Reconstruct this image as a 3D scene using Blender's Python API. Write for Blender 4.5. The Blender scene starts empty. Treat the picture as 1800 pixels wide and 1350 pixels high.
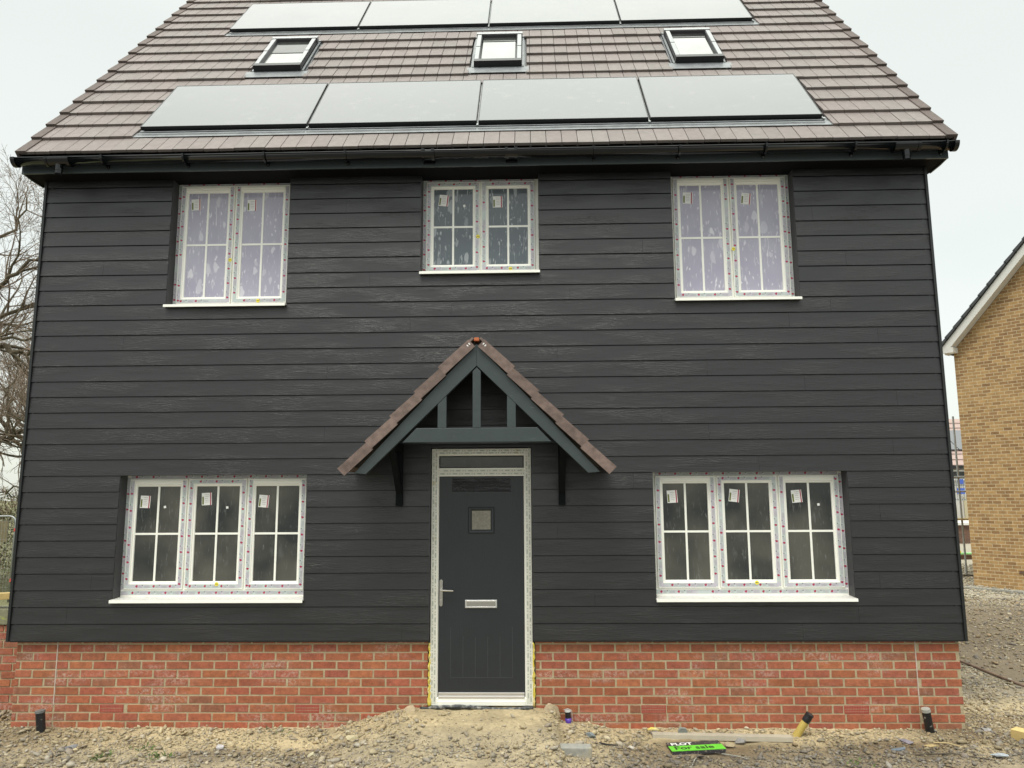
import bpy, math, random
import numpy as np
from mathutils import Matrix, Vector, noise as mnoise
R = math.radians
random.seed(7); rng = np.random.default_rng(7)
S = bpy.context.scene
C = S.collection

# ---------------------------------------------------------------- camera
cam_d = bpy.data.cameras.new('camera'); cam = bpy.data.objects.new('camera', cam_d); C.objects.link(cam)
S.camera = cam
cam_d.sensor_fit = 'HORIZONTAL'; cam_d.sensor_width = 36.0; cam_d.lens = 27.0
cam_d.clip_start = 0.05; cam_d.clip_end = 2000
_pi, _ya, _ro = 0.143979, 0.0265737, -0.0058015
_r = Vector((math.cos(_ya), math.sin(_ya), 0)); _f = Vector((-math.sin(_ya)*math.cos(_pi), math.cos(_ya)*math.cos(_pi), math.sin(_pi)))
_u = _r.cross(_f)
_r2 = _r*math.cos(_ro)+_u*math.sin(_ro); _u2 = -_r*math.sin(_ro)+_u*math.cos(_ro)
_m = Matrix((_r2, _u2, -_f)).transposed().to_4x4(); _m.translation = (0.50178, -7.18266, 1.28995)
cam.matrix_world = _m
S.render.resolution_x = 1024; S.render.resolution_y = 768

# ---------------------------------------------------------------- light
SUN_EL, SUN_AZ = R(63), R(200)       # azimuth measured clockwise from +y (behind and left of the camera)
w = bpy.data.worlds.new('World'); S.world = w; w.use_nodes = True
nt = w.node_tree; nt.nodes.clear()
def N(t, ty, **k):
    n = t.nodes.new(ty)
    for a, b in k.items():
        if a in n.bl_rna.properties: setattr(n, a, b)
    return n
sky = N(nt, 'ShaderNodeTexSky'); sky.sky_type = 'NISHITA'; sky.sun_disc = False
sky.sun_elevation = SUN_EL; sky.sun_rotation = SUN_AZ; sky.air_density = 1.0; sky.dust_density = 3.0
b1 = N(nt, 'ShaderNodeBackground'); b1.inputs[1].default_value = 0.05; nt.links.new(sky.outputs[0], b1.inputs[0])
tc = N(nt, 'ShaderNodeTexCoord'); sp = N(nt, 'ShaderNodeSeparateXYZ'); nt.links.new(tc.outputs['Generated'], sp.inputs[0])
mr = N(nt, 'ShaderNodeMapRange'); mr.interpolation_type = 'SMOOTHSTEP'
mr.inputs[1].default_value = 0.5; mr.inputs[2].default_value = 1.0; mr.inputs[3].default_value = 0.83; mr.inputs[4].default_value = 2.8
nt.links.new(sp.outputs[2], mr.inputs[0])
mp = N(nt, 'ShaderNodeMapping'); mp.inputs['Scale'].default_value = (1.2, 1.2, 3.0); nt.links.new(tc.outputs['Generated'], mp.inputs[0])
nz = N(nt, 'ShaderNodeTexNoise'); nz.inputs['Scale'].default_value = 1.6; nz.inputs['Detail'].default_value = 4; nt.links.new(mp.outputs[0], nz.inputs[0])
cr = N(nt, 'ShaderNodeValToRGB'); cr.color_ramp.elements[0].position = .3; cr.color_ramp.elements[0].color = (.91, .95, .845, 1)
cr.color_ramp.elements[1].position = .75; cr.color_ramp.elements[1].color = (1.0, 1.0, .90, 1); nt.links.new(nz.outputs[0], cr.inputs[0])
b2 = N(nt, 'ShaderNodeBackground'); nt.links.new(cr.outputs[0], b2.inputs[0]); nt.links.new(mr.outputs[0], b2.inputs[1])
ad = N(nt, 'ShaderNodeAddShader'); nt.links.new(b1.outputs[0], ad.inputs[0]); nt.links.new(b2.outputs[0], ad.inputs[1])
ow = N(nt, 'ShaderNodeOutputWorld'); nt.links.new(ad.outputs[0], ow.inputs[0])
sd = bpy.data.lights.new('sun', 'SUN'); sd.energy = 2.0; sd.angle = R(24); sd.color = (1, .96, .9)
so = bpy.data.objects.new('sun', sd); C.objects.link(so)
_d = Vector((math.sin(SUN_AZ)*math.cos(SUN_EL), math.cos(SUN_AZ)*math.cos(SUN_EL), math.sin(SUN_EL)))
so.rotation_euler = _d.to_track_quat('Z', 'Y').to_euler()
S.view_settings.view_transform = 'Standard'; S.view_settings.look = 'None'; S.view_settings.exposure = 0.0; S.view_settings.gamma = 1.0
S.view_settings.use_curve_mapping = False

# ---------------------------------------------------------------- helpers
class MB:
    """collects geometry for one mesh"""
    def __init__(s): s.v = []; s.f = []; s.m = []; s.c = []; s.n = 0
    def add(s, vs, fs, mi=0, col=(1, 1, 1)):
        s.v.append(np.asarray(vs, float)); 
        for f in fs: s.f.append([i+s.n for i in f]); s.m.append(mi)
        s.c.append(np.tile(np.array([*col, 1.0]), (len(vs), 1))); s.n += len(vs); return s
    def box(s, x0, x1, y0, y1, z0, z1, mi=0, col=(1, 1, 1)):
        v = [(x, y, z) for x in (x0, x1) for y in (y0, y1) for z in (z0, z1)]
        return s.add(v, [(0, 1, 3, 2), (4, 6, 7, 5), (0, 4, 5, 1), (2, 3, 7, 6), (0, 2, 6, 4), (1, 5, 7, 3)], mi, col)
    def obox(s, o, ax, ay, az, mi=0, col=(1, 1, 1)):
        """box from corner o along three edge vectors"""
        o, ax, ay, az = map(np.asarray, (o, ax, ay, az))
        v = [o+a*ax+b*ay+c*az for a in (0, 1) for b in (0, 1) for c in (0, 1)]
        return s.add(v, [(0, 1, 3, 2), (4, 6, 7, 5), (0, 4, 5, 1), (2, 3, 7, 6), (0, 2, 6, 4), (1, 5, 7, 3)], mi, col)
    def prism(s, poly, y0, y1, mi=0, col=(1, 1, 1)):
        """polygon given in (x,z), extruded along y"""
        n = len(poly); v = [(x, y0, z) for x, z in poly]+[(x, y1, z) for x, z in poly]
        fs = [list(range(n)), list(range(2*n-1, n-1, -1))]+[(i, i+n, (i+1) % n+n, (i+1) % n) for i in range(n)]
        return s.add(v, fs, mi, col)
    def ring(s, x0, x1, z0, z1, prof, mi=0, col=(1, 1, 1), close=False):
        """mitred rectangular frame; prof = [(inset, y)...]"""
        v = []
        for d, y in prof: v += [(x0+d, y, z0+d), (x1-d, y, z0+d), (x1-d, y, z1-d), (x0+d, y, z1-d)]
        fs = []; P = len(prof)
        for j in range(P if close else P-1):
            a, b = 4*j, 4*((j+1) % P)
            for i in range(4): k = (i+1) % 4; fs.append((a+i, a+k, b+k, b+i))
        return s.add(v, fs, mi, col)
    def tube(s, pts, rad, n=8, mi=0, col=(1, 1, 1), caps=True):
        pts = [Vector(p) for p in pts]; m = len(pts)
        if not hasattr(rad, '__len__'): rad = [rad]*m
        v = []; t = (pts[1]-pts[0]).normalized(); ref = Vector((0, 0, 1)) if abs(t.z) < .9 else Vector((1, 0, 0))
        a = t.cross(ref).normalized()
        for i in range(m):
            t = (pts[min(i+1, m-1)]-pts[max(i-1, 0)]).normalized()
            a = (a-t*a.dot(t)); a = a.normalized() if a.length > 1e-6 else t.orthogonal().normalized(); b = t.cross(a)
            for k in range(n):
                q = 2*math.pi*k/n; v.append(pts[i]+(a*math.cos(q)+b*math.sin(q))*rad[i])
        fs = [(i*n+k, i*n+(k+1) % n, (i+1)*n+(k+1) % n, (i+1)*n+k) for i in range(m-1) for k in range(n)]
        if caps: fs += [list(range(n))[::-1], [(m-1)*n+k for k in range(n)]]
        return s.add([tuple(p) for p in v], fs, mi, col)
    def build(s, name, mats, parent=None, loc=None, bevel=0, smooth=False, local=False, fixn=True):
        me = bpy.data.meshes.new(name)
        v = np.concatenate(s.v) if s.v else np.zeros((0, 3))
        o = bpy.data.objects.new(name, me)
        off = np.array(wloc(parent)) if (parent is not None and not local) else np.zeros(3)
        if loc is not None: off = off*0 + (np.array(loc) if not local else 0)
        me.from_pydata((v-off).tolist() if not local else v.tolist(), [], s.f)
        if not isinstance(mats, (list, tuple)): mats = [mats]
        for m in mats: me.materials.append(m)
        me.polygons.foreach_set('material_index', s.m)
        ca = me.color_attributes.new('Col', 'FLOAT_COLOR', 'POINT'); ca.data.foreach_set('color', np.concatenate(s.c).ravel())
        if smooth: me.polygons.foreach_set('use_smooth', [True]*len(s.f))
        me.update()
        if fixn:
            import bmesh
            bm = bmesh.new(); bm.from_mesh(me); bmesh.ops.recalc_face_normals(bm, faces=bm.faces); bm.to_mesh(me); bm.free()
        C.objects.link(o)
        if loc is not None:
            o.location = loc
            if parent is not None: o.parent = parent; 
            if parent is not None and not local: o.location = Vector(loc)-Vector(wloc(parent))
        elif parent is not None: o.parent = parent
        if bevel:
            b = o.modifiers.new('bevel', 'BEVEL'); b.width = bevel; b.segments = 2; b.limit_method = 'ANGLE'; b.angle_limit = R(40)
        return o
def wloc(o):
    p = Vector((0, 0, 0))
    while o is not None: p = p+o.location; o = o.parent
    return p
def tag(o, label, cat, group=None, kind=None):
    if label: o['label'] = label
    if cat: o['category'] = cat
    if group: o['group'] = group
    if kind: o['kind'] = kind
    return o
def thing(name, loc, label, cat, group=None):
    o = bpy.data.objects.new(name, None); C.objects.link(o); o.location = loc; o.empty_display_size = .2
    return tag(o, label, cat, group)

def mat(name, col, rough=.6, metal=0, spec=.5, vcol=0.0, var=0.0, vscale=8, bump=0.0, bscale=60, bmap=(1, 1, 1), col2=None, c2scale=3, c2map=(1, 1, 1), c2lo=.5, c2hi=.65, coat=0, ior=1.5, rvar=0.0):
    m = bpy.data.materials.new(name); m.use_nodes = True; t = m.node_tree; t.nodes.clear()
    out = N(t, 'ShaderNodeOutputMaterial'); p = N(t, 'ShaderNodeBsdfPrincipled'); t.links.new(p.outputs[0], out.inputs[0])
    p.inputs['Roughness'].default_value = rough; p.inputs['Metallic'].default_value = metal
    p.inputs['Specular IOR Level'].default_value = spec; p.inputs['IOR'].default_value = ior
    p.inputs['Coat Weight'].default_value = coat; p.inputs['Coat Roughness'].default_value = .08
    co = N(t, 'ShaderNodeTexCoord').outputs['Object']
    cur = N(t, 'ShaderNodeRGB'); cur.outputs[0].default_value = (*col, 1); cur = cur.outputs[0]
    def noise(scale, mp_, det=4, ro=.6):
        mm = N(t, 'ShaderNodeMapping'); mm.inputs['Scale'].default_value = mp_; t.links.new(co, mm.inputs[0])
        n = N(t, 'ShaderNodeTexNoise'); n.inputs['Scale'].default_value = scale; n.inputs['Detail'].default_value = det; n.inputs['Roughness'].default_value = ro
        t.links.new(mm.outputs[0], n.inputs[0]); return n.outputs[0]
    if col2 is not None:
        n = noise(c2scale, c2map); r = N(t, 'ShaderNodeMapRange'); r.inputs[1].default_value = c2lo; r.inputs[2].default_value = c2hi; t.links.new(n, r.inputs[0])
        mx = N(t, 'ShaderNodeMix', data_type='RGBA'); t.links.new(r.outputs[0], mx.inputs[0]); t.links.new(cur, mx.inputs[6]); mx.inputs[7].default_value = (*col2, 1); cur = mx.outputs[2]
    if vcol:
        a = N(t, 'ShaderNodeVertexColor'); a.layer_name = 'Col'
        mx = N(t, 'ShaderNodeMix', data_type='RGBA', blend_type='MULTIPLY'); mx.inputs[0].default_value = vcol; t.links.new(cur, mx.inputs[6]); t.links.new(a.outputs[0], mx.inputs[7]); cur = mx.outputs[2]
    if var:
        n = noise(vscale, (1, 1, 1), 6); r = N(t, 'ShaderNodeMapRange'); r.inputs[1].default_value = .25; r.inputs[2].default_value = .75; r.inputs[3].default_value = 1-var; r.inputs[4].default_value = 1+var; t.links.new(n, r.inputs[0])
        mx = N(t, 'ShaderNodeMix', data_type='RGBA', blend_type='MULTIPLY'); mx.inputs[0].default_value = 1; t.links.new(cur, mx.inputs[6]); t.links.new(r.outputs[0], mx.inputs[7]); cur = mx.outputs[2]
    t.links.new(cur, p.inputs['Base Color'])
    if rvar:
        n = noise(vscale*.6, (1, 1, 1), 5); r = N(t, 'ShaderNodeMapRange'); r.inputs[1].default_value = .3; r.inputs[2].default_value = .7; r.inputs[3].default_value = max(0, rough-rvar); r.inputs[4].default_value = rough+rvar; t.links.new(n, r.inputs[0]); t.links.new(r.outputs[0], p.inputs['Roughness'])
    if bump:
        n = noise(bscale, bmap, 5, .65); b = N(t, 'ShaderNodeBump'); b.inputs['Strength'].default_value = bump; b.inputs['Distance'].default_value = .01; t.links.new(n, b.inputs['Height']); t.links.new(b.outputs[0], p.inputs['Normal'])
    return m

def mod(m):  # handy access: principled and tree
    t = m.node_tree; return t, next(n for n in t.nodes if n.type == 'BSDF_PRINCIPLED')

# ---------------------------------------------------------------- materials
M = {}
M['board'] = mat('grey woodgrain fibre cement', (.0064, .0064, .0074), .38, spec=.72, vcol=1, var=.10, vscale=3, bump=.0)
def grain(m, strength, sx=.9, sz=70, dist=.006):
    t, p = mod(m)
    co = N(t, 'ShaderNodeTexCoord').outputs['Object']; mm = N(t, 'ShaderNodeMapping'); mm.inputs['Scale'].default_value = (sx, 1, sz); t.links.new(co, mm.inputs[0])
    # board-to-board offset comes from the colour attribute alpha-free red channel
    a = N(t, 'ShaderNodeVertexColor'); a.layer_name = 'Col'; sc = N(t, 'ShaderNodeVectorMath', operation='SCALE'); sc.inputs['Scale'].default_value = 900; t.links.new(a.outputs[0], sc.inputs[0])
    av = N(t, 'ShaderNodeVectorMath', operation='ADD'); t.links.new(mm.outputs[0], av.inputs[0]); t.links.new(sc.outputs[0], av.inputs[1])
    n = N(t, 'ShaderNodeTexNoise'); n.inputs['Scale'].default_value = 1.6; n.inputs['Detail'].default_value = 3.5; n.inputs['Roughness'].default_value = .62; n.inputs['Distortion'].default_value = .8; t.links.new(av.outputs[0], n.inputs[0])
    # patches where the grain is strong, patches where it is smooth
    m2 = N(t, 'ShaderNodeMapping'); m2.inputs['Scale'].default_value = (1.1, 1, 5); t.links.new(co, m2.inputs[0])
    n2 = N(t, 'ShaderNodeTexNoise'); n2.inputs['Scale'].default_value = 1.3; n2.inputs['Detail'].default_value = 2; t.links.new(m2.outputs[0], n2.inputs[0])
    r = N(t, 'ShaderNodeMapRange'); r.inputs[1].default_value = .38; r.inputs[2].default_value = .62; r.inputs[3].default_value = .15; r.inputs[4].default_value = 1; t.links.new(n2.outputs[0], r.inputs[0])
    mu = N(t, 'ShaderNodeMath', operation='MULTIPLY'); t.links.new(n.outputs[0], mu.inputs[0]); t.links.new(r.outputs[0], mu.inputs[1])
    b = N(t, 'ShaderNodeBump'); b.inputs['Strength'].default_value = strength; b.inputs['Distance'].default_value = dist; t.links.new(mu.outputs[0], b.inputs['Height']); t.links.new(b.outputs[0], p.inputs['Normal'])
grain(M['board'], .75, sx=6, sz=125, dist=.0050)
M['trim'] = mat('black trim', (.012, .014, .014), .4)
M['reveal'] = mat('grey reveal board', (.045, .045, .048), .5, var=.08)
M['pvc_black'] = mat('gloss black gutter plastic', (.004, .005, .006), .10, spec=.5, var=.1, rvar=.05)
M['fascia'] = mat('dark grey fascia', (.06, .075, .08), .2, spec=.55, var=.06)
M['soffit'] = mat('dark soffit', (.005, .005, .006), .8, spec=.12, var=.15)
M['tile'] = mat('brown concrete tile', (.180, .152, .142), .6, vcol=1, var=.16, vscale=14, bump=.25, bscale=140)
M['tile_dark'] = mat('brown concrete verge tile', (.12, .095, .085), .8, vcol=1, var=.2, vscale=20, bump=.3, bscale=150)
M['panel'] = mat('solar glass', (.068, .073, .085), .17, spec=.70, ior=1.62, var=.06, vscale=2, col2=(.12, .125, .125), c2scale=7, c2map=(1, 1.6, 1), c2lo=.58, c2hi=.8, rvar=.05, coat=.15)
M['panel_frame'] = mat('black anodised frame', (.015, .016, .018), .35, metal=.3)
M['flashing'] = mat('grey lead flashing', (.19, .205, .215), .45, metal=.15, var=.25, vscale=9, bump=.2, bscale=18, rvar=.1)
M['cover'] = mat('grey metal cover', (.30, .31, .32), .35, metal=.5, var=.1)
M['upvc'] = mat('white upvc', (.86, .86, .79), .32, var=.03, vscale=5)
M['tape'] = mat('clear protective tape', (.50, .56, .54), .3, col2=(.50, .48, .53), c2scale=9, c2lo=.45, c2hi=.55, var=.06, vscale=30)
M['sill_tape'] = mat('printed sill film', (.62, .62, .58), .4, col2=(.42, .38, .34), c2scale=22, c2map=(1.2, 5, 1), c2lo=.55, c2hi=.63)
M['red'] = mat('red print', (.36, .015, .06), .5)
M['ink'] = mat('dark print', (.08, .08, .10), .5)
M['inklight'] = mat('grey print', (.36, .35, .38), .5)
M['sticker'] = mat('white paper sticker', (.80, .80, .77), .6)
M['olive'] = mat('olive print', (.14, .17, .03), .6)
M['yellow'] = mat('yellow sticker', (.85, .72, .03), .5)
M['reddoor'] = M['red']
M['brick'] = mat('red facing brick', (.335, .104, .054), .85, vcol=1, var=.32, vscale=30, bump=.5, bscale=90)
M['mortar'] = mat('buff mortar', (.41, .345, .22), .95, var=.18, vscale=25, bump=.6, bscale=120)
M['airbrick'] = mat('red plastic vent', (.36, .020, .020), .45)
M['joint'] = mat('pale mastic', (.50, .42, .36), .6, var=.2, vscale=30)
M['wood_green'] = mat('grey green stained timber', (.036, .050, .052), .45, var=.16, vscale=6, bump=.12, bscale=22, bmap=(1, 1, 1), col2=(.11, .12, .11), c2scale=16, c2map=(1, 1, 3), c2lo=.66, c2hi=.8)
M['bracket'] = mat('shade darkened bracket', (.006, .008, .009), .8, spec=.12, var=.2)  # shade under the canopy is put into this darker timber colour
M['wood_dark'] = mat('shade darkened boarding', (.022, .018, .014), .8, var=.3)  # colour darkened to carry the gloom inside the canopy
M['tile_verge'] = mat('brown verge tile', (.145, .108, .092), .8, vcol=1, var=.4, vscale=16, bump=.3, bscale=150)
M['timber_raw'] = mat('bare timber', (.45, .35, .18), .8, var=.15, vscale=12, bump=.3, bscale=40)
M['door'] = mat('anthracite door skin', (.017, .021, .025), .42, var=.08, vscale=5, bump=.22, bscale=5, bmap=(14, 1, .9))
M['chrome'] = mat('satin chrome', (.62, .60, .56), .22, metal=1)
M['alu'] = mat('bright aluminium', (.80, .79, .78), .3, metal=.8)
M['foam'] = mat('yellow expanding foam', (.68, .56, .08), .9, var=.3, vscale=50, bump=1.0, bscale=70, col2=(.70, .60, .30), c2scale=20, c2lo=.5, c2hi=.6)
M['membrane'] = mat('black damp membrane', (.03, .035, .04), .35, var=.5, vscale=30, bump=.8, bscale=40, col2=(.22, .21, .19), c2scale=25, c2lo=.5, c2hi=.62)
M['pipe_black'] = mat('black drain pipe', (.014, .015, .018), .3, bump=.2, bscale=50, col2=(.34, .33, .30), c2scale=26, c2lo=.62, c2hi=.7)
M['pipe_yellow'] = mat('yellow duct pipe', (.50, .38, .10), .5, var=.15, vscale=18)
M['purple'] = mat('purple cap', (.10, .05, .38), .3)
M['clear'] = mat('cloudy plastic', (.45, .46, .44), .2, var=.2, vscale=30)
M['conc'] = mat('grey concrete', (.30, .30, .27), .9, var=.18, vscale=22, bump=.5, bscale=60, col2=(.42, .37, .26), c2scale=8, c2lo=.52, c2hi=.7)
M['sign_black'] = mat('black correx', (.035, .032, .038), .5, col2=(.30, .27, .22), c2scale=60, c2lo=.55, c2hi=.7)
M['sign_green'] = mat('lime green correx', (.13, .56, .04), .5, var=.15, vscale=10)
M['sign_white'] = mat('white print', (.78, .78, .76), .6)
M['ink_black'] = mat('black print', (.02, .03, .015), .6)
M['stone'] = mat('rubble stone', (1, 1, 1), .85, vcol=1, var=.2, vscale=30, bump=.5, bscale=90)
M['soil'] = mat('soil and cement sand', (1, 1, 1), .95, vcol=1, var=.26, vscale=26, bump=1.0, bscale=55)
M['bark'] = mat('bare bark', (.085, .07, .05), .9, var=.3, vscale=6, bump=.6, bscale=12)
M['bark_light'] = mat('lichen bark', (.10, .085, .055), .9, var=.4, vscale=5)
M['twig'] = mat('twigs', (.20, .155, .115), .9)
M['hedge'] = mat('winter hedge', (1, 1, 1), .9, vcol=1)
M['galv'] = mat('galvanised tube', (.34, .36, .36), .45, metal=.5, var=.2, vscale=12)
M['rust'] = mat('weathered tube', (.16, .13, .10), .7, var=.3, vscale=10)
M['white_pvc'] = mat('white bargeboard', (.68, .68, .64), .4)
M['slate'] = mat('dark slate tile', (.05, .055, .058), .55, vcol=1, var=.1)
M['render_wall'] = mat('pale wall', (.55, .54, .50), .8, var=.06)
M['board_yellow'] = mat('scaffold board', (.40, .30, .14), .8, var=.2)
M['blue'] = mat('blue guard', (.05, .10, .40), .5)
M['far_tile'] = mat('far tile roof', (.36, .27, .24), .8, bump=0)
M['redtag'] = mat('red clip', (.6, .06, .05), .5)
M['copper'] = mat('orange clip', (.45, .12, .04), .6)

def brick_mat(name, c1, c2, mort, bw, bh, mo=.01, axis='xz', rot=0, freq=.5, c3=None):
    m = bpy.data.materials.new(name); m.use_nodes = True; t = m.node_tree; t.nodes.clear()
    out = N(t, 'ShaderNodeOutputMaterial'); p = N(t, 'ShaderNodeBsdfPrincipled'); t.links.new(p.outputs[0], out.inputs[0]); p.inputs['Roughness'].default_value = .9
    co = N(t, 'ShaderNodeTexCoord').outputs['Object']; s_ = N(t, 'ShaderNodeSeparateXYZ'); t.links.new(co, s_.inputs[0]); cb = N(t, 'ShaderNodeCombineXYZ')
    ad_ = N(t, 'ShaderNodeMath', operation='ADD'); t.links.new(s_.outputs[0], ad_.inputs[0]); t.links.new(s_.outputs[1], ad_.inputs[1])
    t.links.new(ad_.outputs[0], cb.inputs[0]); t.links.new(s_.outputs[2], cb.inputs[1])
    bt = N(t, 'ShaderNodeTexBrick'); t.links.new(cb.outputs[0], bt.inputs[0]); bt.inputs['Scale'].default_value = 1
    bt.inputs['Brick Width'].default_value = bw; bt.inputs['Row Height'].default_value = bh; bt.inputs['Mortar Size'].default_value = mo*.5; bt.inputs['Mortar Smooth'].default_value = .1; bt.inputs['Bias'].default_value = -.2
    bt.inputs[1].default_value = (*c1, 1); bt.inputs[2].default_value = (*c2, 1); bt.inputs[3].default_value = (*mort, 1)
    n = N(t, 'ShaderNodeTexNoise'); n.inputs['Scale'].default_value = 9; n.inputs['Detail'].default_value = 5; t.links.new(co, n.inputs[0])
    r = N(t, 'ShaderNodeMapRange'); r.inputs[1].default_value = .3; r.inputs[2].default_value = .7; r.inputs[3].default_value = .82; r.inputs[4].default_value = 1.15; t.links.new(n.outputs[0], r.inputs[0])
    mx = N(t, 'ShaderNodeMix', data_type='RGBA', blend_type='MULTIPLY'); mx.inputs[0].default_value = 1; t.links.new(bt.outputs[0], mx.inputs[6]); t.links.new(r.outputs[0], mx.inputs[7]); t.links.new(mx.outputs[2], p.inputs[0])
    b = N(t, 'ShaderNodeBump'); b.invert = True; b.inputs['Strength'].default_value = .6; b.inputs['Distance'].default_value = .008; t.links.new(bt.outputs[1], b.inputs['Height']); t.links.new(b.outputs[0], p.inputs['Normal'])
    return m
M['buff_brick'] = brick_mat('buff brick', (.43, .27, .115), (.22, .12, .055), (.54, .44, .28), .182, .0735, .014)
M['far_brick'] = brick_mat('brown brick', (.16, .085, .06), (.10, .06, .045), (.20, .15, .11), .225, .075)
M['side_brick'] = brick_mat('red brick side', (.36, .10, .055), (.27, .08, .05), (.34, .29, .2), .225, .075)

def film_mat(name, base, film, amt, lo, spec=.5, rough=.06, edge=.08, tint=None):
    """glass seen through a protective film that has lifted in elongated bubbles"""
    m = bpy.data.materials.new(name); m.use_nodes = True; t = m.node_tree; t.nodes.clear()
    out = N(t, 'ShaderNodeOutputMaterial'); p = N(t, 'ShaderNodeBsdfPrincipled'); t.links.new(p.outputs[0], out.inputs[0])
    p.inputs['Roughness'].default_value = rough; p.inputs['Specular IOR Level'].default_value = spec
    co = N(t, 'ShaderNodeTexCoord').outputs['Object']
    def vor(sx, sz, dis, a, b, seed):
        mm = N(t, 'ShaderNodeMapping'); mm.inputs['Scale'].default_value = (sx, 1, sz); mm.inputs['Location'].default_value = (seed, 0, seed*1.7); t.links.new(co, mm.inputs[0])
        nn = N(t, 'ShaderNodeTexNoise'); nn.inputs['Scale'].default_value = 1.3; t.links.new(mm.outputs[0], nn.inputs[0])
        sc = N(t, 'ShaderNodeVectorMath', operation='SCALE'); sc.inputs['Scale'].default_value = dis; t.links.new(nn.outputs[1], sc.inputs[0])
        ad_ = N(t, 'ShaderNodeVectorMath', operation='ADD'); t.links.new(mm.outputs[0], ad_.inputs[0]); t.links.new(sc.outputs[0], ad_.inputs[1])
        v = N(t, 'ShaderNodeTexVoronoi'); v.inputs['Scale'].default_value = 1; v.inputs['Randomness'].default_value = 1; t.links.new(ad_.outputs[0], v.inputs[0])
        # radius differs from cell to cell
        sp_ = N(t, 'ShaderNodeSeparateXYZ'); t.links.new(v.outputs['Color'], sp_.inputs[0])
        mul = N(t, 'ShaderNodeMath', operation='MULTIPLY_ADD'); t.links.new(sp_.outputs[0], mul.inputs[0]); mul.inputs[1].default_value = b; mul.inputs[2].default_value = a
        d = N(t, 'ShaderNodeMath', operation='SUBTRACT'); t.links.new(mul.outputs[0], d.inputs[0]); t.links.new(v.outputs['Distance'], d.inputs[1])
        r = N(t, 'ShaderNodeMapRange'); r.inputs[1].default_value = 0; r.inputs[2].default_value = edge; t.links.new(d.outputs[0], r.inputs[0])
        e = N(t, 'ShaderNodeMath', operation='MULTIPLY'); t.links.new(r.outputs[0], e.inputs[0]); t.links.new(sp_.outputs[1], e.inputs[1]); return e.outputs[0]
    x = vor(12, 6, .8, -.06, .50, 3.1); y = vor(38, 12, 1.2, -.15, .5, 8.3)
    ad_ = N(t, 'ShaderNodeMath', operation='MAXIMUM'); t.links.new(x, ad_.inputs[0]); t.links.new(y, ad_.inputs[1])
    # wrinkle streaks
    mm = N(t, 'ShaderNodeMapping'); mm.inputs['Scale'].default_value = (42, 1, 7); mm.inputs['Rotation'].default_value = (0, .25, 0); t.links.new(co, mm.inputs[0])
    nn = N(t, 'ShaderNodeTexNoise'); nn.inputs['Scale'].default_value = 1; nn.inputs['Detail'].default_value = 3; nn.inputs['Distortion'].default_value = 1.5; t.links.new(mm.outputs[0], nn.inputs[0])
    r = N(t, 'ShaderNodeMapRange'); r.inputs[1].default_value = .60; r.inputs[2].default_value = .74; t.links.new(nn.outputs[0], r.inputs[0])
    n3 = N(t, 'ShaderNodeTexNoise'); n3.inputs['Scale'].default_value = 4.0; t.links.new(co, n3.inputs[0]); r3 = N(t, 'ShaderNodeMapRange'); r3.inputs[1].default_value = lo; r3.inputs[2].default_value = lo+.2; t.links.new(n3.outputs[0], r3.inputs[0])
    mu = N(t, 'ShaderNodeMath', operation='MAXIMUM'); t.links.new(r.outputs[0], mu.inputs[0]); t.links.new(ad_.outputs[0], mu.inputs[1])
    m4 = N(t, 'ShaderNodeMath', operation='MULTIPLY'); t.links.new(mu.outputs[0], m4.inputs[0]); t.links.new(r3.outputs[0], m4.inputs[1])
    m5 = N(t, 'ShaderNodeMath', operation='MULTIPLY'); t.links.new(m4.outputs[0], m5.inputs[0]); m5.inputs[1].default_value = amt
    n6 = N(t, 'ShaderNodeTexNoise'); n6.inputs['Scale'].default_value = 2.2; t.links.new(co, n6.inputs[0])
    mb = N(t, 'ShaderNodeMix', data_type='RGBA'); r6 = N(t, 'ShaderNodeMapRange'); r6.inputs[1].default_value = .36; r6.inputs[2].default_value = .66; t.links.new(n6.outputs[0], r6.inputs[0]); t.links.new(r6.outputs[0], mb.inputs[0]); mb.inputs[6].default_value = (*base, 1); mb.inputs[7].default_value = (*(tint or base), 1)
    mx = N(t, 'ShaderNodeMix', data_type='RGBA'); t.links.new(m5.outputs[0], mx.inputs[0]); t.links.new(mb.outputs[2], mx.inputs[6]); mx.inputs[7].default_value = (*film, 1); t.links.new(mx.outputs[2], p.inputs[0])
    b = N(t, 'ShaderNodeBump'); b.inputs['Strength'].default_value = .05; b.inputs['Distance'].default_value = .002; t.links.new(mu.outputs[0], b.inputs['Height']); t.links.new(b.outputs[0], p.inputs['Normal'])
    rr = N(t, 'ShaderNodeMapRange'); rr.inputs[3].default_value = rough; rr.inputs[4].default_value = .5; t.links.new(m5.outputs[0], rr.inputs[0]); t.links.new(rr.outputs[0], p.inputs['Roughness'])
    return m
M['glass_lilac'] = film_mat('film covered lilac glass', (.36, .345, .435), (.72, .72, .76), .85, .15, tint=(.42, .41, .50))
M['glass_blue'] = film_mat('film covered blue grey glass', (.105, .125, .14), (.46, .50, .52), .85, .15, tint=(.12, .14, .155))
M['glass_dark'] = film_mat('film covered dark glass', (.028, .032, .033), (.17, .175, .17), .5, .22, edge=.35, spec=.5, tint=(.095, .094, .080))
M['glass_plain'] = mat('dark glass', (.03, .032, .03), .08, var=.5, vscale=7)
M['glass_frost'] = mat('obscured glass', (.20, .19, .15), .35, var=.3, vscale=60, bump=.5, bscale=120)
M['roof_glass'] = mat('roof window glass', (.20, .21, .20), .05, spec=.8, ior=1.6, var=.3, vscale=3, coat=.3)

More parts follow.
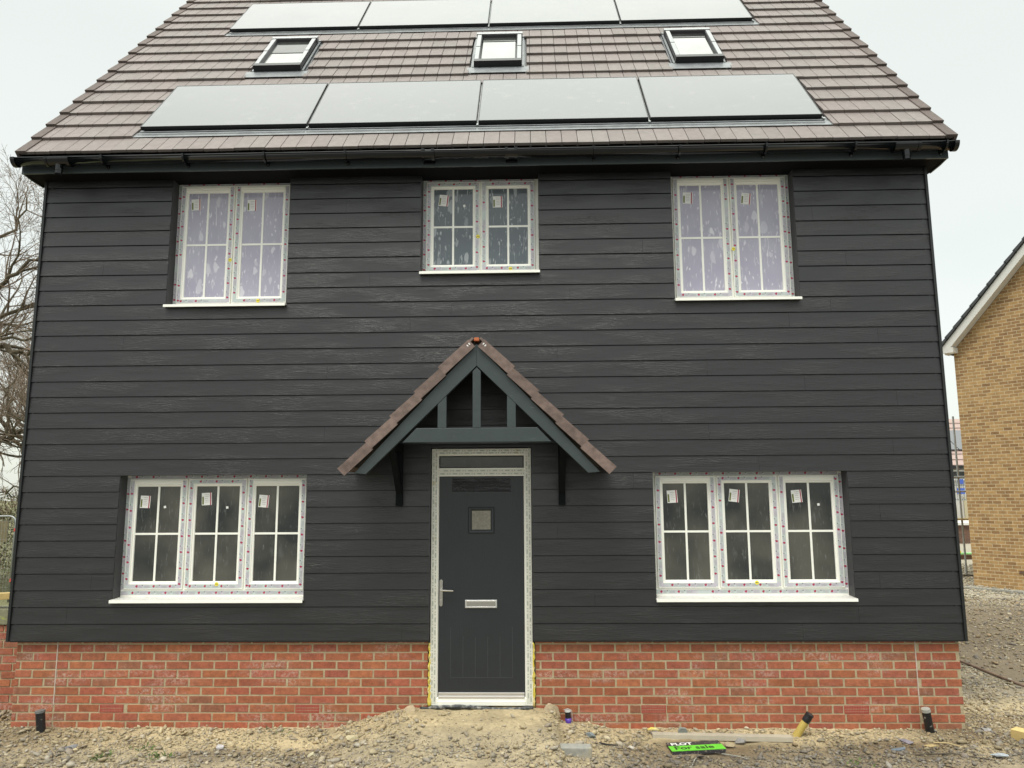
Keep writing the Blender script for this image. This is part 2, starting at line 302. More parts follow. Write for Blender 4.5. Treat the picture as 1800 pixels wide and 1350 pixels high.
# ================================================================ GROUND
def sm(a, b, x): t = max(0.0, min(1.0, (x-a)/(b-a))); return t*t*(3-2*t)
def gh(x, y):
    z = -.80
    mx_ = sm(-1.45, -.52, x)*(1-.6*sm(.66, .74, x)-.4*sm(.74, 1.25, x))
    z += .205*mx_*(1-sm(-.05, -2.3, y) if y < 0 else 1)*(1-sm(.3, .6, y))
    z += .03*math.sin(x*1.7+1)*sm(.05, -.5, y)*0.6
    if y < .3: z += .03*(1-sm(0.0, -.35, y) if y < 0 else 1)*(1-mx_)   # soil heaped against the wall
    near = max(0, 1-abs(y+1)/6)
    z += .022*near*mnoise.noise(Vector((x*2.1, y*2.1, 0)))+.014*near*mnoise.noise(Vector((x*7, y*7, 3)))+.009*near*mnoise.noise(Vector((x*19, y*19, 8)))
    z += .05*mnoise.noise(Vector((x*.35, y*.35, 5)))*sm(2, 8, abs(x)-2)
    if x < -8: z -= .35*sm(-8, -11, x)*sm(3, 9, y)
    return z
def gcol(x, y):
    sand = np.array((.46, .375, .225)); soil = np.array((.155, .112, .062)); grav = np.array((.25, .215, .155)); mud = np.array((.17, .135, .09)); grass = np.array((.13, .13, .06))
    n = mnoise.noise(Vector((x*1.3, y*2.5, 1)))*.7+.5; n2 = mnoise.noise(Vector((x*4, y*5, 9)))*.9+.5; n3 = mnoise.noise(Vector((x*.5, y*.8, 4)))*.5+.5
    c = sand*(.85+.25*n2)
    s = sm(.9, 1.9, x)*sm(-.12, -.34, y)*(.35+1.1*n); s = max(s, sm(1.0, 1.3, x)*(1-sm(1.7, 2.2, x))*sm(-.3, -.45, y)*.9); s = max(s, sm(3.1, 4.4, x)*.9*(.3+n) if y < .6 else 0)
    s = max(s, sm(-2.6, -4.2, x)*n*1.2, sm(-.7, -1.4, x)*sm(.45, .75, n)*.75*sm(-.2, -.4, y), sm(-3.7, -3.9, x)*.8)
    c = c*(1-min(1, s))+soil*(.8+.4*n2)*min(1, s)
    g = sm(-.3, -.75, y)*(.25+.5*n3); c = c*(1-g)+grav*(.8+.4*n2)*g
    if x > 4.4 and y > .6:
        t = sm(.6, 1.6, y); c2 = mud*(.75+.5*n3) if x > 5.8+(n-.5)*.3 else grav*(.75+.4*n2)
        if y > 8.5: c2 = c2*(1-sm(8.5, 9.2, y))+np.array((.36, .33, .26))*sm(8.5, 9.2, y)*(.8+.3*n2)
        c = c*(1-t)+c2*t
    if y < -1.5: t = sm(-1.5, -2.6, y); c = c*(1-t)+np.array((.13, .125, .11))*t*(.8+.4*n)
    if y > 3 and x < 4: c = grass*(.7+.6*n)
    if x < -5.2: t = sm(-5.2, -6.5, x)*sm(1, 3, y); c = c*(1-t)+grass*(.7+.6*n)*t
    d = max(abs(x)/60, abs(y)/60)
    return np.clip(c, 0, 1)
def axis(dense0, dense1, step, far):
    a = list(np.arange(dense0, dense1+1e-6, step)); s = step; x = a[-1]
    while x < far: s *= 1.35; x += s; a.append(min(x, far))
    s = step; x = a[0]
    while x > -far: s *= 1.35; x -= s; a.insert(0, max(x, -far))
    return sorted(set(np.round(a, 4)))
xs = axis(-5.2, 6.4, .03, 600); ys = axis(-1.2, .6, .026, 600)
g = MB(); vv = [(x, y, gh(x, y) if abs(x) < 60 and abs(y) < 60 else -.8) for y in ys for x in xs]
nx = len(xs); ff = [(j*nx+i, j*nx+i+1, (j+1)*nx+i+1, (j+1)*nx+i) for j in range(len(ys)-1) for i in range(nx-1)]
g.v.append(np.array(vv)); g.f = ff; g.m = [0]*len(ff); g.n = len(vv); g.c.append(np.array([[*gcol(x, y), 1] for y in ys for x in xs]))
tag(g.build('ground', M['soil'], smooth=True, fixn=False), None, None, kind='structure')

# ---------------------------------------------------------------- gravel (uncountable)
def ico():
    p = (1+5**.5)/2; v = np.array([(-1, p, 0), (1, p, 0), (-1, -p, 0), (1, -p, 0), (0, -1, p), (0, 1, p), (0, -1, -p), (0, 1, -p), (p, 0, -1), (p, 0, 1), (-p, 0, -1), (-p, 0, 1)], float)
    f = [(0, 11, 5), (0, 5, 1), (0, 1, 7), (0, 7, 10), (0, 10, 11), (1, 5, 9), (5, 11, 4), (11, 10, 2), (10, 7, 6), (7, 1, 8), (3, 9, 4), (3, 4, 2), (3, 2, 6), (3, 6, 8), (3, 8, 9), (4, 9, 5), (2, 4, 11), (6, 2, 10), (8, 6, 7), (9, 8, 1)]
    return v/np.linalg.norm(v[0]), np.array(f)
IV, IF = ico()
STONE_COLS = [(.46, .38, .23), (.54, .47, .30), (.40, .34, .22), (.27, .26, .24), (.19, .19, .195), (.60, .54, .40), (.38, .28, .16), (.34, .29, .18), (.50, .47, .40), (.42, .36, .23)]
GREY_COLS = [(.25, .25, .25), (.19, .19, .20), (.33, .32, .30), (.42, .41, .38), (.27, .24, .23), (.14, .14, .15)]
def rotmats(n):
    q = rng.normal(size=(n, 4)); q /= np.linalg.norm(q, axis=1)[:, None]; a, b, c, d = q.T
    return np.stack([np.stack([1-2*(c*c+d*d), 2*(b*c-a*d), 2*(b*d+a*c)], -1), np.stack([2*(b*c+a*d), 1-2*(b*b+d*d), 2*(c*d-a*b)], -1), np.stack([2*(b*d-a*c), 2*(c*d+a*b), 1-2*(b*b+c*c)], -1)], 1)
def stones(pts, sizes, cols):
    n = len(pts); base = IV[None]*(rng.uniform(.6, 1.1, (n, 12, 1)))
    for _ in range(3):        # chip flat faces off each stone
        pn = rng.normal(size=(n, 1, 3)); pn /= np.linalg.norm(pn, axis=2, keepdims=True); dd = (base*pn).sum(2, keepdims=True)-rng.uniform(.25, .6, (n, 1, 1)); base = base-pn*np.maximum(dd, 0)
    sc = sizes[:, None]*np.stack([rng.uniform(.85, 1.6, n), rng.uniform(.55, 1.1, n), rng.uniform(.3, .8, n)], 1)
    v = base*sc[:, None]
    rz = rng.uniform(0, 2*np.pi, n); tilt = rng.normal(0, .35, (n, 2))
    # tilt about x, y then spin about z
    cx, sx = np.cos(tilt[:, 0]), np.sin(tilt[:, 0]); y = v[..., 1]*cx[:, None]-v[..., 2]*sx[:, None]; z = v[..., 1]*sx[:, None]+v[..., 2]*cx[:, None]; x = v[..., 0]
    cy, sy = np.cos(tilt[:, 1]), np.sin(tilt[:, 1]); x, z = x*cy[:, None]+z*sy[:, None], -x*sy[:, None]+z*cy[:, None]
    cz, sz = np.cos(rz), np.sin(rz); x, y = x*cz[:, None]-y*sz[:, None], x*sz[:, None]+y*cz[:, None]
    v = np.stack([x, y, z], -1)+pts[:, None]
    f = (IF[None]+12*np.arange(n)[:, None, None]).reshape(-1, 3)
    return v.reshape(-1, 3), f, np.repeat(np.concatenate([cols, np.ones((n, 1))], 1), 12, axis=0)
def stone_object(name, V, F, Cc):
    me = bpy.data.meshes.new(name); me.vertices.add(len(V)); me.vertices.foreach_set('co', V.ravel())
    me.loops.add(len(F)*3); me.loops.foreach_set('vertex_index', F.ravel()); me.polygons.add(len(F)); me.polygons.foreach_set('loop_start', np.arange(len(F))*3)
    try: me.polygons.foreach_set('loop_total', np.full(len(F), 3))
    except Exception: pass
    me.update(calc_edges=True); me.validate()
    ca = me.color_attributes.new('Col', 'FLOAT_COLOR', 'POINT'); ca.data.foreach_set('color', Cc.ravel()); me.materials.append(M['stone'])
    o = bpy.data.objects.new(name, me); C.objects.link(o); return o
def scatter(n, x0, x1, y0, y1, mean, sig, smax, keep=None, dark=0.0, emb=.25):
    P, Z, K = [], [], []
    while len(P) < n:
        x = random.uniform(x0, x1); y = random.uniform(y0, y1)
        if keep and not keep(x, y): continue
        s = min(smax, mean*math.exp(random.gauss(0, sig)))
        c = np.array(random.choice(STONE_COLS if random.random() > .4*sm(-.15, -.6, y) else GREY_COLS))*random.uniform(.65, 1.2)
        loc = gcol(x, y); br = sm(.9, 1.6, x)*sm(-.1, -.3, y)*(1-sm(4.6, 5.2, x)); c = (c*.5+loc*.5)*(.97-.22*br); c = c*(1-dark)+c*dark*.6
        P.append((x, y, gh(x, y)+s*emb)); Z.append(s); K.append(c)
    return stones(np.array(P), np.array(Z), np.clip(np.array(K), 0, 1))
def k_near(x, y):
    if 1.56 < x < 2.08 and -.56 < y < -.24: return False
    if 1.48 < x < 2.72 and -.27 < y < -.12: return False
    if y > .03 and -4.26 < x < 4.28: return False
    m = sm(-.75, -.3, x)*(1-sm(.5, .75, x))*sm(-.95, -.55, y)   # fine sand on the ramp
    return random.random() > .87*m and mnoise.noise(Vector((x*1.6, y*3, 7))) > -.45*random.random()-.1
def k_right(x, y): return not (x < 4.3 and y > .03)
parts = [scatter(26000, -4.9, 4.9, -1.25, .05, .0062, .45, .018, k_near, emb=.35),
         scatter(5200, -4.9, 4.9, -1.25, .03, .0135, .45, .045, k_near, emb=.4),
         scatter(420, -4.9, 4.9, -1.2, -.05, 0.027, .3, .05, lambda x, y: k_near(x, y) and not (-.6 < x < .75)),
         scatter(5000, 4.3, 5.75, .1, 3.4, .014, .4, .04, k_right, emb=.2),
         scatter(2600, 4.3, 6.2, -1.1, .8, .014, .5, .05, k_right),
         scatter(10000, 5.8, 9.8, 1.0, 8.5, .014, .5, .06, lambda x, y: mnoise.noise(Vector((x*.9, y*.7, 0))) > -.8*random.random()-.05),
         scatter(6000, 6.5, 12.5, 7.8, 11.5, .025, .35, .06),
         scatter(3500, 9.0, 13.0, 11.2, 17.5, .035, .35, .08),
         scatter(900, -5.6, -4.25, -.1, .75, .02, .4, .05, lambda x, y: not (x > -4.3 and y > 0))]
V = []; F = []; Kc = []; off = 0
for v_, f_, c_ in parts: V.append(v_); F.append(f_+off); Kc.append(c_); off += len(v_)
tag(stone_object('gravel', np.concatenate(V), np.concatenate(F), np.concatenate(Kc)), 'loose gravel, stone chips and rubble strewn over the soil', 'gravel', kind='stuff')

# ================================================================ HOUSE
house = thing('detached_house', (0, 0, -.8), 'grey weatherboarded house with red brick base, brown tiled roof and solar panels', 'house')
HW = 4.313
OPEN = [(-3.385, -1.61, .336, 1.5), (1.605, 3.385, .336, 1.5), (-3.05, -1.872, 3.108, 4.5), (1.872, 3.055, 3.108, 4.5), (-.572, .583, 3.40, 4.5), (-.452, .487, -1, 1.735)]
# --- weatherboards
b = MB(); random.seed(3)
def board(x0, x1, z0, z1, k, col):
    zb, pitch = .15*k-.004, .15
    def yf(z): return -.010+.0085*(z-zb)/pitch
    poly = [(yf(z0), z0), (yf(z1), z1), (yf(z1)+.0075, z1), (yf(z0)+.0075, z0)]
    v = [(x, y, z) for x in (x0, x1) for y, z in poly]
    b.add(v, [(0, 1, 2, 3), (7, 6, 5, 4), (0, 4, 5, 1), (1, 5, 6, 2), (2, 6, 7, 3), (3, 7, 4, 0)], 0, col)
for k in range(30):
    z0, z1 = .15*k-.004, min(.15*(k+1)-.0115, 4.425)
    j = sorted([random.uniform(-3.9, 3.9) if k % 3 else -4.3+((k*1.37) % 3.4)])
    while j[-1]+3.6 < HW: j.append(j[-1]+3.6)
    j = [x for x in j if -HW+.3 < x < HW-.3]
    if k == 2: j = [1.05]
    cuts = [-HW]+j+[HW]
    for a, e in zip(cuts[:-1], cuts[1:]):
        t = random.uniform(.94, 1.06); col = (t, t*random.uniform(.99, 1.01), t)
        xs_ = sorted({a+.0007, e-.0007} | {x for o in OPEN for x in o[:2] if a < x < e})
        for p, q in zip(xs_[:-1], xs_[1:]):
            mid = (p+q)/2; seg = [(z0, z1)]
            for o in OPEN:
                if o[0] < mid < o[1]:
                    ns = []
                    for u, v in seg:
                        if o[3] <= u+.02 or o[2] >= v-.002: ns.append((u, v)); continue
                        if o[2] > u+.004: ns.append((u, o[2]))
                        if o[3] < v-.02: ns.append((o[3], v))
                    seg = ns
            for u, v in seg: board(p, q, u, v, k, col)
b.build('cladding', M['board'], house)
# backing wall with the openings left out, so the reveals have depth
bk = MB(); OPB = [(o[0]-.008, o[1]+.008, o[2], o[3]+.012 if o[3] < 4 else o[3]) for o in OPEN]; xb = sorted({-4.312, 4.312} | {x for o in OPB for x in o[:2]})
for p, q in zip(xb[:-1], xb[1:]):
    mid = (p+q)/2; seg = [(-.02, 4.42)]
    for o in OPB:
        if o[0] < mid < o[1]:
            ns = []
            for u, v in seg:
                if o[2] > u: ns.append((u, min(v, o[2])))
                if o[3] < v: ns.append((max(u, o[3]), v))
            seg = [s_ for s_ in ns if s_[1]-s_[0] > .01]
    for u, v in seg: bk.box(p, q, .0125, .06, u, v)
bk.box(-4.26, 4.26, .3, 7.7, -.9, 4.6)
bk.build('wall', M['trim'], house)
# side and rear skins
sw = MB(); 
for s_ in (-1, 1):
    a, e = (s_*4.28, s_*4.262); sw.box(min(a, e), max(a, e), .0, 7.75, -.01, 4.5, 0)
    sw.prism([(4.262*s_, 0)], 0, 0) if False else None
sw.box(-4.28, 4.28, 7.7, 7.75, -.01, 4.5, 0)
TH = R(49.73); cT, sT = math.cos(TH), math.sin(TH); EY, EZ = -.27, 4.595; SR = 6.28
RY, RZ = EY+SR*cT, EZ+SR*sT
for s_ in (-1, 1):
    x0_, x1_ = sorted((s_*4.30, s_*4.24)); v = [(x, y, z) for x in (x0_, x1_) for y, z in ((0.02, 4.5), (2*RY-.02, 4.5), (2*RY-.02, 4.62), (RY, RZ-.06), (.02, 4.62))]
    sw.add(v, [(0, 1, 2, 3, 4), (9, 8, 7, 6, 5)]+[(i, (i+1) % 5, (i+1) % 5+5, i+5) for i in range(5)], 0)
sw.build('side_cladding', M['board'], house)
# corner trims
for s_ in (-1, 1):
    t = MB(); a, e = sorted((s_*4.313, s_*4.338)); t.box(a, e, -.022, .05, -.012, 4.418); t.build('corner_trim', M['trim'], house, bevel=.002)
# reveal linings
for (a, e, z0, z1) in OPEN[:5]:
  for (bx0, bx1) in ((a-.006, a+.0026), (e-.0026, e+.006)):
    rv = MB(); rv.box(bx0, bx1, .0005, .18, z0, min(z1, 4.417)); rv.build('window_reveal', M['reveal'], house)
  if z1 < 4: rv = MB(); rv.box(a+.003, e-.003, .0005, .18, z1-.003, z1+.010); rv.build('window_head', M['reveal'], house)
for bx0, bx1 in ((-.466, -.453), (.488, .501)):
    rv = MB(); rv.box(bx0, bx1, .0, .09, 0, 1.735); rv.build('door_reveal', M['reveal'], house)
rv = MB(); rv.box(-.466, .501, .0, .09, 1.736, 1.748); rv.build('door_head', M['reveal'], house)
for x, z in ((-3.6, 4.375), (-3.15, 4.372), (-1.70, 4.373), (-.70, 4.375), (.75, 4.374), (1.72, 4.376), (3.25, 4.375), (3.95, 4.372), (4.2, 4.374), (-3.2, 3.02), (-2.4, 3.018), (-1.75, 3.02), (1.80, 3.02), (2.45, 3.022), (3.12, 3.02), (-.66, 3.32), (.02, 3.318), (.70, 3.32)): nl = MB(); nl.tube([(x, -.004, z), (x, -.0115, z)], .0042, 8); nl.build('fixing_nail', M['trim'], house)
# bell-cast strip at the foot of the cladding
t = MB(); t.box(-4.31, -.454, -.004, .045, -.016, -.006); t.box(.489, 4.31, -.004, .045, -.016, -.006); t.build('starter_strip', M['trim'], house)

# --- brick plinth
pl = MB(); BX0, BX1 = -4.275, 4.290; BF = .050; random.seed(11)
AIR = [(-3.351, -.619), (-1.557, -.619), (1.558, -.612), (3.350, -.620)]
STR = {}
def bricks(mb, x0, x1, rows, ztop, yf, th=.10, off0=0.0, skip=lambda x0, x1, k: None):
    for k in rows:
        zt = ztop-.075*k; off = off0+(k % 2)*.1125; x = x0-off
        while x < x1:
            a, e = max(x, x0)+.004, min(x+.213, x1)-.0; x += .225
            if e-a < .02: continue
            segs = skip(a, e, k)
            if segs is None: segs = [(a, e)]
            for a2, e2 in segs:
                if e2-a2 < .015: continue
                r_ = random.random(); t = random.uniform(.88, 1.09)
                col = (t, t*random.uniform(.93, 1.12), t*random.uniform(.93, 1.12))
                if r_ < .07: col = (t*.82, t*1.05, t*1.12)
                elif r_ > .95: col = (t*1.1, t*1.25, t*1.1)
                dy = random.uniform(-.002, .002); dz = random.uniform(-.0015, .0015); zb_ = zt-.0625
                v = [(xx+random.uniform(-.0015, .0015), yf+dy if fy == 0 else yf+th, zz+dz) for xx in (a2, e2) for fy in (0, 1) for zz in (zb_, zt)]
                mb.add(v, [(0, 1, 3, 2), (4, 6, 7, 5), (0, 4, 5, 1), (2, 3, 7, 6), (0, 2, 6, 4), (1, 5, 7, 3)], 0, col)
def cut(lst, a, e):
    out = []
    for u, v in lst:
        if e <= u or a >= v: out.append((u, v)); continue
        if a > u: out.append((u, a))
        if e < v: out.append((e, v))
    return out
def skipf(a, e, k):
    l = cut([(a, e)], -.468, .505); l = cut(l, -3.896, -3.886); l = cut(l, 3.898, 3.908)
    if k == 8:
        for cx, cz in AIR: l = cut(l, cx-.118, cx+.118)
    return l
for a, e in ((BX0, -.468), (.505, BX1)):
    pl = MB(); bricks(pl, a, e, range(0, 15), .0255, BF, skip=skipf, off0=.06); mo = MB(); mo.box(a+.002, e-.002, BF+.0035, BF+.25, -1.1, 0)
    pb = pl.build('plinth', M['brick'], house, bevel=.003); mo.build('mortar_joints', M['mortar'], pb)
t = MB()
t.box(-4.27, -4.262, .3, 7.7, -1.1, 0); t.box(4.262, 4.285, .3, 7.7, -1.1, 0); t.box(-4.27, 4.27, 7.69, 7.72, -1.1, 0); t.build('side_plinth', M['side_brick'], house)
# efflorescence: white salt bloom on the plinth bricks, a property of the brick surface
t, p = mod(M['brick']); co = N(t, 'ShaderNodeTexCoord').outputs['Object']
mm = N(t, 'ShaderNodeMapping'); mm.inputs['Scale'].default_value = (1.1, 1, 3.2); t.links.new(co, mm.inputs[0])
n1 = N(t, 'ShaderNodeTexNoise'); n1.inputs['Scale'].default_value = 1.7; n1.inputs['Detail'].default_value = 2; t.links.new(mm.outputs[0], n1.inputs[0])
n2 = N(t, 'ShaderNodeTexNoise'); n2.inputs['Scale'].default_value = 38; n2.inputs['Detail'].default_value = 6; n2.inputs['Roughness'].default_value = .7; t.links.new(co, n2.inputs[0])
r1 = N(t, 'ShaderNodeMapRange'); r1.inputs[1].default_value = .52; r1.inputs[2].default_value = .66; t.links.new(n1.outputs[0], r1.inputs[0])
r2 = N(t, 'ShaderNodeMapRange'); r2.inputs[1].default_value = .45; r2.inputs[2].default_value = .68; t.links.new(n2.outputs[0], r2.inputs[0])
mu = N(t, 'ShaderNodeMath', operation='MULTIPLY'); t.links.new(r1.outputs[0], mu.inputs[0]); t.links.new(r2.outputs[0], mu.inputs[1])
mu2 = N(t, 'ShaderNodeMath', operation='MULTIPLY'); t.links.new(mu.outputs[0], mu2.inputs[0]); mu2.inputs[1].default_value = .8
src = p.inputs['Base Color'].links[0].from_socket; mx = N(t, 'ShaderNodeMix', data_type='RGBA'); t.links.new(mu2.outputs[0], mx.inputs[0]); t.links.new(src, mx.inputs[6]); mx.inputs[7].default_value = (.55, .42, .36, 1); t.links.new(mx.outputs[2], p.inputs['Base Color'])
# air bricks
for cx, cz in AIR:
    a = MB(); x0_, x1_ = cx-.108, cx+.108; cz = -.6075
    a.ring(x0_, x1_, cz-.033, cz+.033, [(0, BF+.05), (0, BF-.001), (.005, BF-.001), (.005, BF+.02)])
    a.box(x0_+.005, x1_-.005, BF+.0005, BF+.03, cz-.028, cz+.028, 1)
    for i in range(1, 15): xx = x0_+i*.0144; a.box(xx-.0008, xx+.0008, BF-.0008, BF+.01, cz-.028, cz+.028)
    for i in range(1, 5): zz = cz-.033+i*.0132; a.box(x0_+.005, x1_-.005, BF-.0016, BF+.008, zz-.0030, zz+.0030)
    a.build('air_brick', [M['airbrick'], M['mortar']], house)
for x in (-3.891, 3.903):
    a = MB(); a.box(x-.0045, x+.0045, BF-.002, BF+.01, -.575, -.02); a.build('movement_joint', M['joint'], house)

# --- fascia, soffit, gutter
fx0, fx1 = -4.447, 4.447; FY = -.213
t = MB(); t.box(fx0, fx1, FY, FY+.018, 4.412, 4.585); t.build('fascia', M['fascia'], house, bevel=.002)
t = MB(); t.box(fx0+.002, fx1-.002, FY+.018, .17, 4.418, 4.428)
for a, e in ((-4.3, 4.3),): t.box(a, e, FY+.0185, .012, 4.4165, 4.4178, 0)
t.build('soffit', M['soffit'], house)
for s_ in (-1, 1):     # boxed ends of the eaves
    t = MB(); x0_, x1_ = sorted((s_*4.447, s_*4.435)); v = [(x, y, z) for x in (x0_, x1_) for y, z in ((FY+.018, 4.416), (-.06, 4.405), (.12, 4.405), (.12, 4.95), (FY+.018, 4.60))]
    t.add(v, [(0, 1, 2, 3, 4), (9, 8, 7, 6, 5)]+[(i, (i+1) % 5, (i+1) % 5+5, i+5) for i in range(5)])
    t.build('box_end', M['fascia'], house)
def halfpipe(mb, x0, x1, yc, zc, r, th=.004, n=14, mi=0):
    v = []; 
    for x in (x0, x1):
        for rr in (r, r-th):
            for i in range(n+1): q = math.pi+math.pi*i/n; v.append((x, yc+rr*math.cos(q), zc+rr*math.sin(q)))
    m_ = n+1; fs = []
    for i in range(n):
        fs += [(i, i+1, 2*m_+i+1, 2*m_+i), (m_+i, 3*m_+i, 3*m_+i+1, m_+i+1), (i, m_+i, m_+i+1, i+1), (2*m_+i, 2*m_+i+1, 3*m_+i+1, 3*m_+i)]
    fs += [(0, 2*m_, 3*m_, m_), (n, m_+n, 3*m_+n, 2*m_+n)]
    mb.add(v, fs, mi)
GY, GZ, GR = -.300, 4.512, .060
gt = MB(); halfpipe(gt, -4.455, 4.465, GY, GZ, GR)
gt.box(-4.455, 4.465, GY-GR-.003, GY-GR+.006, GZ-.004, GZ+.006)     # rolled front lip
gut = gt.build('gutter', M['pvc_black'], house, smooth=True)
def gx(px): return -4.47+(px-22)*8.95/1661
for px in (186, 332, 476, 620, 1057, 1205, 1354, 1507, 1662):
    a = MB(); x = gx(px); halfpipe(a, x-.009, x+.009, GY, GZ, GR+.006, .006, 12); a.box(x-.009, x+.009, GY-GR-.009, GY-GR+.004, GZ-.006, GZ+.012); a.box(x-.012, x+.012, GY+GR-.008, FY-.001, GZ-.06, GZ+.008)
    a.tube([(x, FY-.012, GZ-.075), (x+.002, FY-.012, GZ-.05)], [.006, .012], 8)
    a.build('gutter_bracket', M['pvc_black'], gut)
for px in (766, 912):
    a = MB(); x = gx(px)
    halfpipe(a, x-.055, x+.055, GY, GZ, GR+.007, .006, 12)
    for d in (-.045, .045): halfpipe(a, x+d-.014, x+d+.014, GY, GZ, GR+.012, .008, 12); a.box(x+d-.014, x+d+.014, GY-GR-.016, GY-GR+.004, GZ-.006, GZ+.014)
    a.box(x-.055, x+.055, GY+GR-.006, FY-.001, GZ-.075, GZ+.006)
    a.build('gutter_union', M['pvc_black'], gut)
for px in (105, 1596):
    a = MB(); x = gx(px); halfpipe(a, x-.12, x+.12, GY, GZ, GR+.006, .006, 12)
    for d in (-.105, .105): halfpipe(a, x+d-.012, x+d+.012, GY, GZ, GR+.011, .008, 12)
    a.tube([(x, GY, GZ-.055), (x, GY, GZ-.115)], .036, 16); a.tube([(x, GY, GZ-.112), (x, GY, GZ-.145)], .033, 16)
    a.build('gutter_outlet', M['pvc_black'], gut, smooth=False)
for x, s_ in ((-4.455, -1), (4.465, 1)):
    a = MB(); n = 12; poly = [(GY+(GR+.010)*math.cos(math.pi+math.pi*i/n), GZ+(GR+.010)*math.sin(math.pi+math.pi*i/n)) for i in range(n+1)]+[(GY+GR+.01, GZ+.008), (GY-GR-.01, GZ+.008)]
    x0_, x1_ = sorted((x-s_*.03, x+s_*.012)); m_ = len(poly)
    v = [(xx, y, z) for xx in (x0_, x1_) for y, z in poly]; a.add(v, [list(range(m_)), list(range(2*m_-1, m_-1, -1))]+[(i, (i+1) % m_, (i+1) % m_+m_, i+m_) for i in range(m_)])
    a.build('gutter_end_cap', M['pvc_black'], gut, bevel=.003)

# --- roof: real overlapping tile courses
def RP(x, s_, h): return np.array((x, EY+s_*cT-h*sT, EZ+s_*sT+h*cT))
GA = .3095; TW = .1487
rows_butt = [-.06]+[.26+GA*k for k in range(0, 20)]
PAN_X0, PAN_X1 = -3.425, 3.425
RWIN = [(-2.735, -2.075), (-.185, .470), (2.115, 2.765)]
rt = MB(); random.seed(21)
for k, s0 in enumerate(rows_butt[:-1]):
    s1 = rows_butt[k+1] if k+1 < len(rows_butt) else s0+GA
    gaps = []
    if 1 <= k <= 4 or 11 <= k <= 14: gaps = [(PAN_X0, PAN_X1)]
    if 6 <= k <= 9: gaps = list(RWIN)
    off = (k % 2)*TW/2*2 % (2*TW)
    x = -4.40-off; i = 0
    while x < 4.44:
        base_h = random.uniform(-.0015, .002); lift = random.uniform(0, .003)
        tcol = random.uniform(.94, 1.06); tint = random.uniform(.98, 1.04)
        for half in (0, 1):           # each tile carries two imitation plain-tile faces with a groove between
            xa, xe = x+half*TW, x+(half+1)*TW
            l = [(max(xa, -4.40), min(xe, 4.44))]
            for ga, ge in gaps: l = cut(l, ga, ge)
            for a, e in l:
                if e-a < .02: continue
                cc = tcol*random.uniform(.95, 1.05); col = (cc, cc*tint, cc*tint)
                a2, e2 = a+.0022, e-.0022; hb, ht = .044+base_h+lift, .014+base_h; top = s1+.05
                v = [RP(a2, s0, hb-.030), RP(e2, s0, hb-.030), RP(e2, s0, hb), RP(a2, s0, hb), RP(a2, top, ht-.02), RP(e2, top, ht-.02), RP(e2, top, ht), RP(a2, top, ht)]
                rt.add(v, [(0, 1, 2, 3), (7, 6, 5, 4), (0, 4, 5, 1), (1, 5, 6, 2), (2, 6, 7, 3), (3, 7, 4, 0)], 0, col)
        x += 2*TW
rt.build('roof', M['tile'], house, bevel=.003)
# deck below the tiles, rear slope, ridge
dk = MB()
a = [RP(-4.39, -.03, -.012), RP(4.43, -.03, -.012), RP(4.43, SR, -.012), RP(-4.39, SR, -.012), RP(-4.39, -.03, -.05), RP(4.43, -.03, -.05), RP(4.43, SR, -.05), RP(-4.39, SR, -.05)]
dk.add(a, [(0, 1, 2, 3), (7, 6, 5, 4), (0, 4, 5, 1), (1, 5, 6, 2), (2, 6, 7, 3), (3, 7, 4, 0)])
dk.build('roof_deck', M['trim'], house)
rr_ = MB(); by = 2*RY-EY
for k in range(20):
    s0 = SR-.0-(k+1)*GA*1.0; hh = .02
    y0_, z0_ = 2*RY-(EY+s0*cT-.03*sT), EZ+s0*sT+.03*cT; y1_, z1_ = 2*RY-(EY+(s0+GA+.03)*cT-.01*sT), EZ+(s0+GA+.03)*sT+.01*cT
    v = [(-4.46, y0_, z0_), (4.46, y0_, z0_), (4.46, y1_, z1_), (-4.46, y1_, z1_)]; v += [(x, y, z-.02) for x, y, z in v]
    rr_.add(v, [(0, 1, 2, 3), (7, 6, 5, 4), (0, 4, 5, 1), (1, 5, 6, 2), (2, 6, 7, 3), (3, 7, 4, 0)])
rr_.tube([(-4.46, RY, RZ+.0), (4.46, RY, RZ+.0)], .11, 12)
rr_.build('rear_roof', M['tile'], house)
# cloaked verge units, one per course and side
for sd_, xo in ((-1, -4.405), (1, 4.445)):
    vg = MB()
    for k, s0 in enumerate(rows_butt[:-1]):
        s1 = rows_butt[k+1]
        xi = xo-sd_*.075; xo2 = xo+sd_*.028; cc = random.uniform(.75, 1.05)
        for (xa, xe, hb, ht, lo, hi) in ((xi, xo2, .057, .028, .03, .03), (xo, xo2, .055, .026, .105, .085)):
            A, E = sorted((xa, xe))
            v = [RP(A, s0-.006, hb-lo), RP(E, s0-.006, hb-lo), RP(E, s0-.006, hb), RP(A, s0-.006, hb), RP(A, s1+.02, ht-hi), RP(E, s1+.02, ht-hi), RP(E, s1+.02, ht), RP(A, s1+.02, ht)]
            if lo > .05: v = [p_+np.array((sd_*.0015, 0, -.0015)) for p_ in v]
            vg.add(v, [(0, 1, 2, 3), (7, 6, 5, 4), (0, 4, 5, 1), (1, 5, 6, 2), (2, 6, 7, 3), (3, 7, 4, 0)], 0, (cc, cc, cc))
    vg.build('verge', M['tile_dark'], house, bevel=.002)

def rbox(mb, x0, x1, s0, s1, h0, h1, mi=0, col=(1, 1, 1)):
    v = [RP(x, s_, h) for x in (x0, x1) for s_ in (s0, s1) for h in (h0, h1)]
    mb.add(v, [(0, 1, 3, 2), (4, 6, 7, 5), (0, 4, 5, 1), (2, 3, 7, 6), (0, 2, 6, 4), (1, 5, 7, 3)], mi, col)
